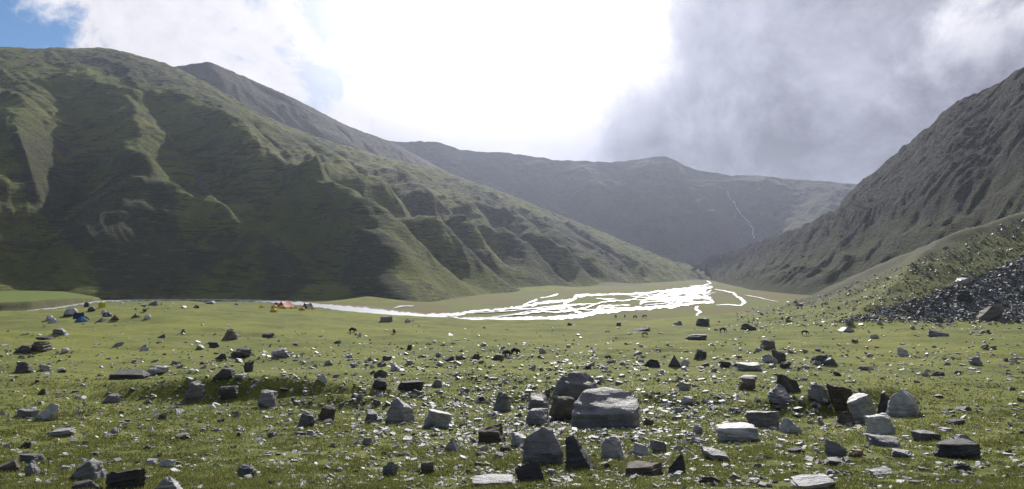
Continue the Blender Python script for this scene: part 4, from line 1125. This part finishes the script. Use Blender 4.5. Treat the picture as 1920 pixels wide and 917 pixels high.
# ------------------------------------------------------------------ grazing animals
def hide(col):
    m, n = mat_new('animal_hair')
    co = n.n('ShaderNodeTexCoord').outputs['Object']
    c = n.mix(n.ramp(n.noise(co, 3.0, 4.0), 0.45, 0.6), col, tuple(min(1, x * 1.8) for x in col))
    finish(n, c, 0.75, n.noise(co, 14.0, 4.0), 0.5, 0.03, 0.3)
    return m


def quadruped(kind, head_down):
    """one continuous body, metres, facing +x; grown over a skeleton with tapered legs, neck and head"""
    if kind == 'yak':
        N = [((-0.75, 0, 1.05), .30, -1), ((-0.35, 0, 1.10), .36, 0), ((0.15, 0, 1.15), .40, 1), ((0.55, 0, 1.22), .36, 2)]
        nk = [((0.85, 0, 1.02), .22), ((1.05, 0, 0.72 if head_down else 1.05), .17), ((1.18, 0, 0.45 if head_down else 0.95), .13), ((1.24, 0, 0.28 if head_down else 0.86), .09)]
        lx, lh, lr, tail = (0.50, -0.68), 0.95, .11, [(-1.02, 0, 0.95), (-1.10, 0, 0.55), (-1.10, 0, 0.32)]
    else:
        N = [((-0.72, 0, 1.22), .25, -1), ((-0.35, 0, 1.18), .26, 0), ((0.15, 0, 1.16), .27, 1), ((0.52, 0, 1.22), .25, 2)]
        nk = [((0.80, 0, 1.12 if head_down else 1.5), .16), ((1.05, 0, 0.72 if head_down else 1.72), .12), ((1.18, 0, 0.42 if head_down else 1.68), .11), ((1.26, 0, 0.18 if head_down else 1.5), .07)]
        lx, lh, lr, tail = (0.50, -0.68), 1.12, .075, [(-0.95, 0, 1.1), (-1.05, 0, 0.7), (-1.05, 0, 0.45)]
    V, E, Rr = [], [], []
    for p, r, pa in N:
        V.append(p); Rr.append(r)
        if pa >= 0: E.append((pa, len(V) - 1))
    last = 3
    for p, r in nk:
        V.append(p); Rr.append(r); E.append((last, len(V) - 1)); last = len(V) - 1
    for front in (1, 0):
        x = lx[0] if front else lx[1]; par = 3 if front else 0
        for s_ in (-1, 1):
            step = 0.10 * s_ * (1 if front else -1)
            pts = [(x, .17 * s_, lh * .78), (x + (0.02 if front else 0.05), .19 * s_, lh * .55), (x + step * .5 + (0 if front else -0.09), .19 * s_, lh * .32), (x + step, .19 * s_, 0.05)]
            pr = [lr * 1.7, lr * 1.15, lr * .8, lr * .62]
            last = par
            for p, r in zip(pts, pr):
                V.append(p); Rr.append(r); E.append((last, len(V) - 1)); last = len(V) - 1
    last = 0
    for i, p in enumerate(tail):
        V.append(p); Rr.append((.05, .05, .04)[i] * (1.6 if kind == 'yak' else 1)); E.append((last, len(V) - 1)); last = len(V) - 1
    me = bpy.data.meshes.new('animal'); me.from_pydata(V, E, [])
    o = bpy.data.objects.new('tmp', me); C.objects.link(o)
    md = o.modifiers.new('skin', 'SKIN'); md.use_smooth_shade = True
    for i, (sv, r) in enumerate(zip(me.skin_vertices[0].data, Rr)): sv.radius = (r * 1.55, r * 1.55) if i < 4 else (r * 1.6, r * 1.6)
    me.skin_vertices[0].data[0].use_root = True
    o.modifiers.new('sub', 'SUBSURF').levels = 1
    dg = bpy.context.evaluated_depsgraph_get()
    out = bpy.data.meshes.new_from_object(o.evaluated_get(dg))
    bpy.data.objects.remove(o); bpy.data.meshes.remove(me)
    return out, nk


_an = {}


def animal(name, kind, px, py, h_px, yaw, col, label, group, head_down=True):
    key = (kind, head_down)
    if key not in _an: _an[key] = quadruped(kind, head_down)
    base, nk = _an[key]
    X, Y, Z = (float(v[0]) for v in ground_at([px], [py]))
    k = (h_px * Y / F) / 1.55
    me = base.copy(); me.materials.clear(); me.materials.append(hide(col))
    o = bpy.data.objects.new(name, me); C.objects.link(o)
    o.location = (X, Y, Z - 0.02); o.scale = (k, k, k); o.rotation_euler = (0, 0, yaw)
    o['label'] = label; o['category'] = kind; o['group'] = group
    hx, _, hz = nk[1][0]
    if kind in ('yak', 'cow'):
        for s_ in (-1, 1):
            tube('horn', [(hx - .02, .12 * s_, hz + .10), (hx, .28 * s_, hz + .16), (hx + .05, .32 * s_, hz + .34)], .025, M_pole, o)
    else:
        V = [(hx - .45, 0, hz + .72), (hx - .2, 0, hz + .40), (hx + .02, 0, hz + .10), (hx - .02, .04, hz + .16), (hx - .24, .04, hz + .46)]
        mesh_obj('mane', V, [(0, 1, 4), (1, 2, 3, 4)], M_pole, o)


BLACK, DBROWN, TAN = (0.012, 0.011, 0.011), (0.035, 0.024, 0.018), (0.16, 0.11, 0.07)
GA = 'animals grazing on the meadow'
animal('yak', 'yak', 951, 668, 11.5, math.pi * 0.95, BLACK, 'black yak on the left of the pair near the middle', GA)
animal('yak', 'yak', 966, 664, 12, -0.35, BLACK, 'black yak on the right of the pair near the middle', GA)
animal('yak', 'yak', 662, 623, 9, 0.1, BLACK, 'black yak grazing alone in the left middle meadow', GA)
animal('horse', 'horse', 740, 626, 10, -1.2, (0.10, 0.075, 0.045), 'brown and pale horse facing the camera in the meadow', GA)
animal('horse', 'horse', 1354, 623, 9.5, 0.1, DBROWN, 'dark brown horse grazing left of the scree', GA)
animal('horse', 'horse', 1507, 628, 9, -0.3, DBROWN, 'dark brown horse grazing below the scree', GA)
animal('horse', 'horse', 1208, 630, 8, 0.0, TAN, 'tan horse grazing by the long dark rock', GA)
for i, (px, py) in enumerate(((1154, 596), (1171, 595), (1190, 597), (1208, 596))):
    animal('cow', 'cow', px, py, 6, (-1.4, -1.7, 0.3, 2.8)[i], DBROWN,
           ('leftmost', 'second from left', 'third from left', 'rightmost')[i] + ' of four small dark cattle on the river plain', 'small dark cattle on the river plain')

# ------------------------------------------------------------------ more rocks, singly, down to about twelve pixels
rsel = np.random.default_rng(21)


def density(px, py):
    """how stony the meadow is, judged from the photograph"""
    band = np.exp(-((py - 790) / 75) ** 2) * (0.25 + np.exp(-((px - 1030) / 340) ** 2) * 1.9)
    mid = np.exp(-((py - 680) / 32) ** 2) * (0.45 + 0.35 * np.exp(-((px - 1150) / 600) ** 2))
    near = sst(py, 820, 905) * (0.28 + 0.6 * np.exp(-((px - 1080) / 300) ** 2))
    right = np.exp(-((py - 612) / 12) ** 2) * sst(px, 1280, 1420) * 0.6
    thin = 0.10 * sst(py, 596, 625)
    lp = np.exp(-((py - 574) / 6) ** 2) * np.exp(-((px - 290) / 60) ** 2) * 1.2
    return band + mid + near + right + thin + lp


taken = [(a, b, c, d) for a, b, c, d in rock_spots]
SHAPE = {'slab': 'flat slab', 'wedge': 'pointed stone', 'block': 'blocky stone', 'round': 'rounded stone'}
TONE = {'pale': 'pale', 'grey': 'mid grey', 'dark': 'dark', 'brown': 'brownish'}
used = set(); count = 0; tries = 0
RL = sorted(LAND)


def rel_label(px, py, w_, kind, tone):
    sz = 'small' if w_ < 15 else 'medium' if w_ < 24 else 'large'
    order = sorted(LAND, key=lambda q: math.hypot(q[0] - px, (q[1] - py) * 2.2))
    for (lx, ly, ph) in order[:12]:
        ddx, ddy = px - lx, (py - ly) * 2.2
        side = ('right of' if ddx > 0 else 'left of') if abs(ddx) > abs(ddy) else ('in front of' if ddy > 0 else 'beyond')
        dist = math.hypot(ddx, ddy)
        how = 'just' if dist < 60 else 'a little way' if dist < 130 else 'some way'
        lb = f'{sz} {TONE[tone]} {SHAPE[kind]} {how} {side} {ph}'
        if lb not in used:
            used.add(lb); return lb
    return None


while count < 172 and tries < 40000:
    tries += 1
    px = rsel.uniform(8, 1912); py = rsel.uniform(606, 912)
    if rsel.uniform(0, 1.9) > density(np.array(px), np.array(py)): continue
    w_ = float(np.clip(rsel.lognormal(2.75, 0.42) * (0.42 + 0.95 * (py - 600) / 300), 10, 44))
    kind = rsel.choice(['slab', 'wedge', 'block', 'round'], p=[0.52, 0.2, 0.22, 0.06])
    h_ = w_ * {'slab': rsel.uniform(0.22, 0.42), 'wedge': rsel.uniform(0.45, 0.8), 'block': rsel.uniform(0.45, 0.75), 'round': rsel.uniform(0.4, 0.6)}[kind]
    if any(abs(px - a) < 0.5 * (w_ + c) * 0.9 and abs(py - h_ / 2 - b) < 0.5 * (h_ + d) * 0.95 for a, b, c, d in taken): continue
    if py < 630 and px < 300: continue
    tone = rsel.choice(['pale', 'grey', 'dark', 'brown'], p=[0.44, 0.30, 0.16, 0.10])
    lb = rel_label(px, py, w_, kind, tone)
    if lb is None: continue
    place_rock('rock', px, py, w_, h_, kind, tone, lb, count * 7 + 1, tilt=(rsel.uniform(-12, 12), rsel.uniform(-18, 18)), depth=rsel.uniform(0.6, 1.1))
    taken.append((px, py - h_ / 2, w_, h_)); count += 1


# ------------------------------------------------------------------ the countless small stones
def low_rocks(n, seed):
    out = []
    for i in range(n):
        me = rock_mesh(['slab', 'wedge', 'block'][i % 3], seed + i * 3, 0)
        v = np.array([q.co[:] for q in me.vertices]); f = np.array([p.vertices[:] for p in me.polygons]); out.append((v, f)); bpy.data.meshes.remove(me)
    return out


LOW = sorted(low_rocks(40, 900), key=lambda q: len(q[1]))[:20]


def scatter(name, X, Y, Z, size, flat, tone, mat, label, cat, tiltmax=0.25):
    V, Fc, T, base = [], [], [], 0
    n = len(X); yaw = rsel.uniform(0, 6.28, n); tx = rsel.normal(0, tiltmax, n); ty = rsel.normal(0, tiltmax, n)
    asp = rsel.uniform(0.6, 1.2, n)
    for i in range(n):
        v, f = LOW[i % len(LOW)]
        p = v * [size[i], size[i] * asp[i], size[i] * flat[i]]
        p[:, 2] += -tx[i] * p[:, 0] + ty[i] * p[:, 1]
        c, s_ = math.cos(yaw[i]), math.sin(yaw[i])
        q = np.stack([p[:, 0] * c - p[:, 1] * s_ + X[i], p[:, 0] * s_ + p[:, 1] * c + Y[i], p[:, 2] + Z[i]], 1)
        V.append(q); Fc.append(f + base); T.append(np.full(len(q), tone[i])); base += len(q)
    me = bpy.data.meshes.new(name); raw(me, np.concatenate(V), np.concatenate(Fc), False)
    at = me.attributes.new('tone', 'FLOAT', 'POINT'); at.data.foreach_set('value', np.concatenate(T).astype(np.float32))
    me.materials.append(mat)
    o = bpy.data.objects.new(name, me); C.objects.link(o); o['kind'] = 'stuff'; o['label'] = label; o['category'] = cat


N = 130000
qx = rsel.uniform(-240, 2160, N); qy = rsel.uniform(566, 917, N)
keep = rsel.uniform(0, 1.6, N) < density(qx, qy) * (0.6 + 0.9 * sst(fbm(qx / 60, qy / 25, 3, 203), -0.2, 0.4))
qx, qy = qx[keep][:21500], qy[keep][:21500]
gx_, gy_, gz_ = ground_at(qx, qy)
pxs = np.clip(rsel.lognormal(1.25, 0.6, len(qx)) * (0.62 + 0.75 * np.clip((qy - 600) / 300, 0, 1)), 1.2, 15)
sz_ = pxs * gy_ / F
scatter('loose_stones', gx_, gy_, gz_ - 0.02 * sz_, sz_, rsel.uniform(0.14, 0.5, len(qx)), rsel.beta(1.7, 1.0, len(qx)), M_pebble,
        'small grey and white stones strewn through the grass', 'stones')

# scree fan on the right
N = 60000
qx = rsel.uniform(1560, 2160, N); qy = rsel.uniform(370, 606, N)
topy = np.interp(qx, [1560, 1620, 1680, 1760, 1830, 1920, 1965, 2160], [604, 590, 572, 545, 518, 480, 462, 390]) + 9 * fbm(qx / 25, qy / 25, 3, 211)
boty = np.interp(qx, [1560, 1640, 1750, 1850, 1965], [606, 604, 604, 605, 606])
edge_ = np.minimum(qy - topy, boty - qy)
keep = (edge_ > rsel.uniform(-4, 8, N))
qx, qy = qx[keep][:23000], qy[keep][:23000]
gx_, gy_, gz_ = ground_at(qx, qy)
sz_ = np.clip(rsel.lognormal(1.05, 0.40, len(qx)), 1.4, 8) * gy_ / F
scatter('scree', gx_, gy_, gz_ - 0.02 * sz_, sz_, rsel.uniform(0.25, 0.6, len(qx)), rsel.beta(1.8, 2.0, len(qx)), M_scree,
        'dark blue grey scree of broken slate on the right slope', 'scree', 0.35)
# thin stony strew above and left of the scree
N = 13000
qx = rsel.uniform(1380, 1960, N); qy = rsel.uniform(400, 612, N)
cr = np.interp(qx, [1380, 1450, 1560, 1700, 1920, 1960], [584, 572, 545, 494, 406, 390]); tp = np.interp(qx, [1380, 1560, 1620, 1760, 1920, 1960], [612, 606, 592, 548, 482, 466])
keep = (qy > cr) & (qy < tp + 4) & (rsel.uniform(0, 1, N) < 0.6)
qx, qy = qx[keep], qy[keep]
gx_, gy_, gz_ = ground_at(qx, qy)
sz_ = np.clip(rsel.lognormal(0.75, 0.45, len(qx)), 1.0, 6) * gy_ / F
scatter('slope_stones', gx_, gy_, gz_ - 0.02 * sz_, sz_, rsel.uniform(0.2, 0.6, len(qx)), rsel.beta(1.4, 1.4, len(qx)), M_pebble,
        'scattered stones on the turf slope above the scree', 'stones', 0.3)


# ------------------------------------------------------------------ grass of the foreground
def grass():
    m, n = mat_new('grass_blades')
    t = n.n('ShaderNodeAttribute', attribute_name='tone').outputs['Fac']
    c = n.mix(n.ramp(t, 0.0, 0.6), (0.105, 0.125, 0.038), (0.175, 0.190, 0.058))
    c = n.mix(n.ramp(t, 0.72, 1.0), c, (0.26, 0.24, 0.11))
    d = n.n('ShaderNodeBsdfDiffuse', {'Color': c}); tr = n.n('ShaderNodeBsdfTranslucent', {'Color': c})
    mx = n.n('ShaderNodeMixShader', {0: 0.45, 1: d.outputs[0], 2: tr.outputs[0]})
    n.n('ShaderNodeOutputMaterial', {'Surface': mx.outputs[0]})
    N = 420000
    py = 700 + 260 * rsel.beta(1.9, 1.0, N); px = rsel.uniform(-300, 2220, N)
    X, Y, Z = ground_at(px, py)
    clump = fbm(X / 0.7, Y / 0.7, 3, 301); patch = fbm(X / 4.5, Y / 4.5, 3, 303)
    keep = rsel.uniform(0, 1, N) < sst(clump + 0.5 * patch, -0.45, 0.25)
    X, Y, Z, clump, patch = X[keep], Y[keep], Z[keep], clump[keep], patch[keep]
    n_ = len(X)
    hgt = (0.022 + 0.05 * rsel.uniform(0, 1, n_) ** 1.6) * (1 + 0.9 * np.clip(patch + 0.6 * clump, -0.4, 1))
    wid = np.maximum(0.006, 0.00085 * Y) * rsel.uniform(0.7, 1.4, n_)
    hgt = np.maximum(hgt, 0.0018 * Y)
    a = rsel.uniform(0, 6.283, n_); lean = rsel.normal(0, 0.45, (n_, 2))
    V = np.empty((n_, 3, 3))
    V[:, 0] = np.stack([X - np.cos(a) * wid, Y - np.sin(a) * wid, Z - 0.01], 1)
    V[:, 1] = np.stack([X + np.cos(a) * wid, Y + np.sin(a) * wid, Z - 0.01], 1)
    V[:, 2] = np.stack([X + lean[:, 0] * hgt, Y + lean[:, 1] * hgt, Z + hgt], 1)
    me = bpy.data.meshes.new('meadow_grass'); raw(me, V.reshape(-1, 3), np.arange(n_ * 3).reshape(-1, 3), False)
    tone = np.clip(0.45 + 0.35 * patch + rsel.normal(0, 0.22, n_), 0, 1)
    at = me.attributes.new('tone', 'FLOAT', 'POINT'); at.data.foreach_set('value', np.repeat(tone, 3).astype(np.float32))
    me.materials.append(m)
    o = bpy.data.objects.new('meadow_grass', me); C.objects.link(o); o['kind'] = 'stuff'
    o['label'] = 'short green alpine grass covering the foreground'; o['category'] = 'grass'


grass()
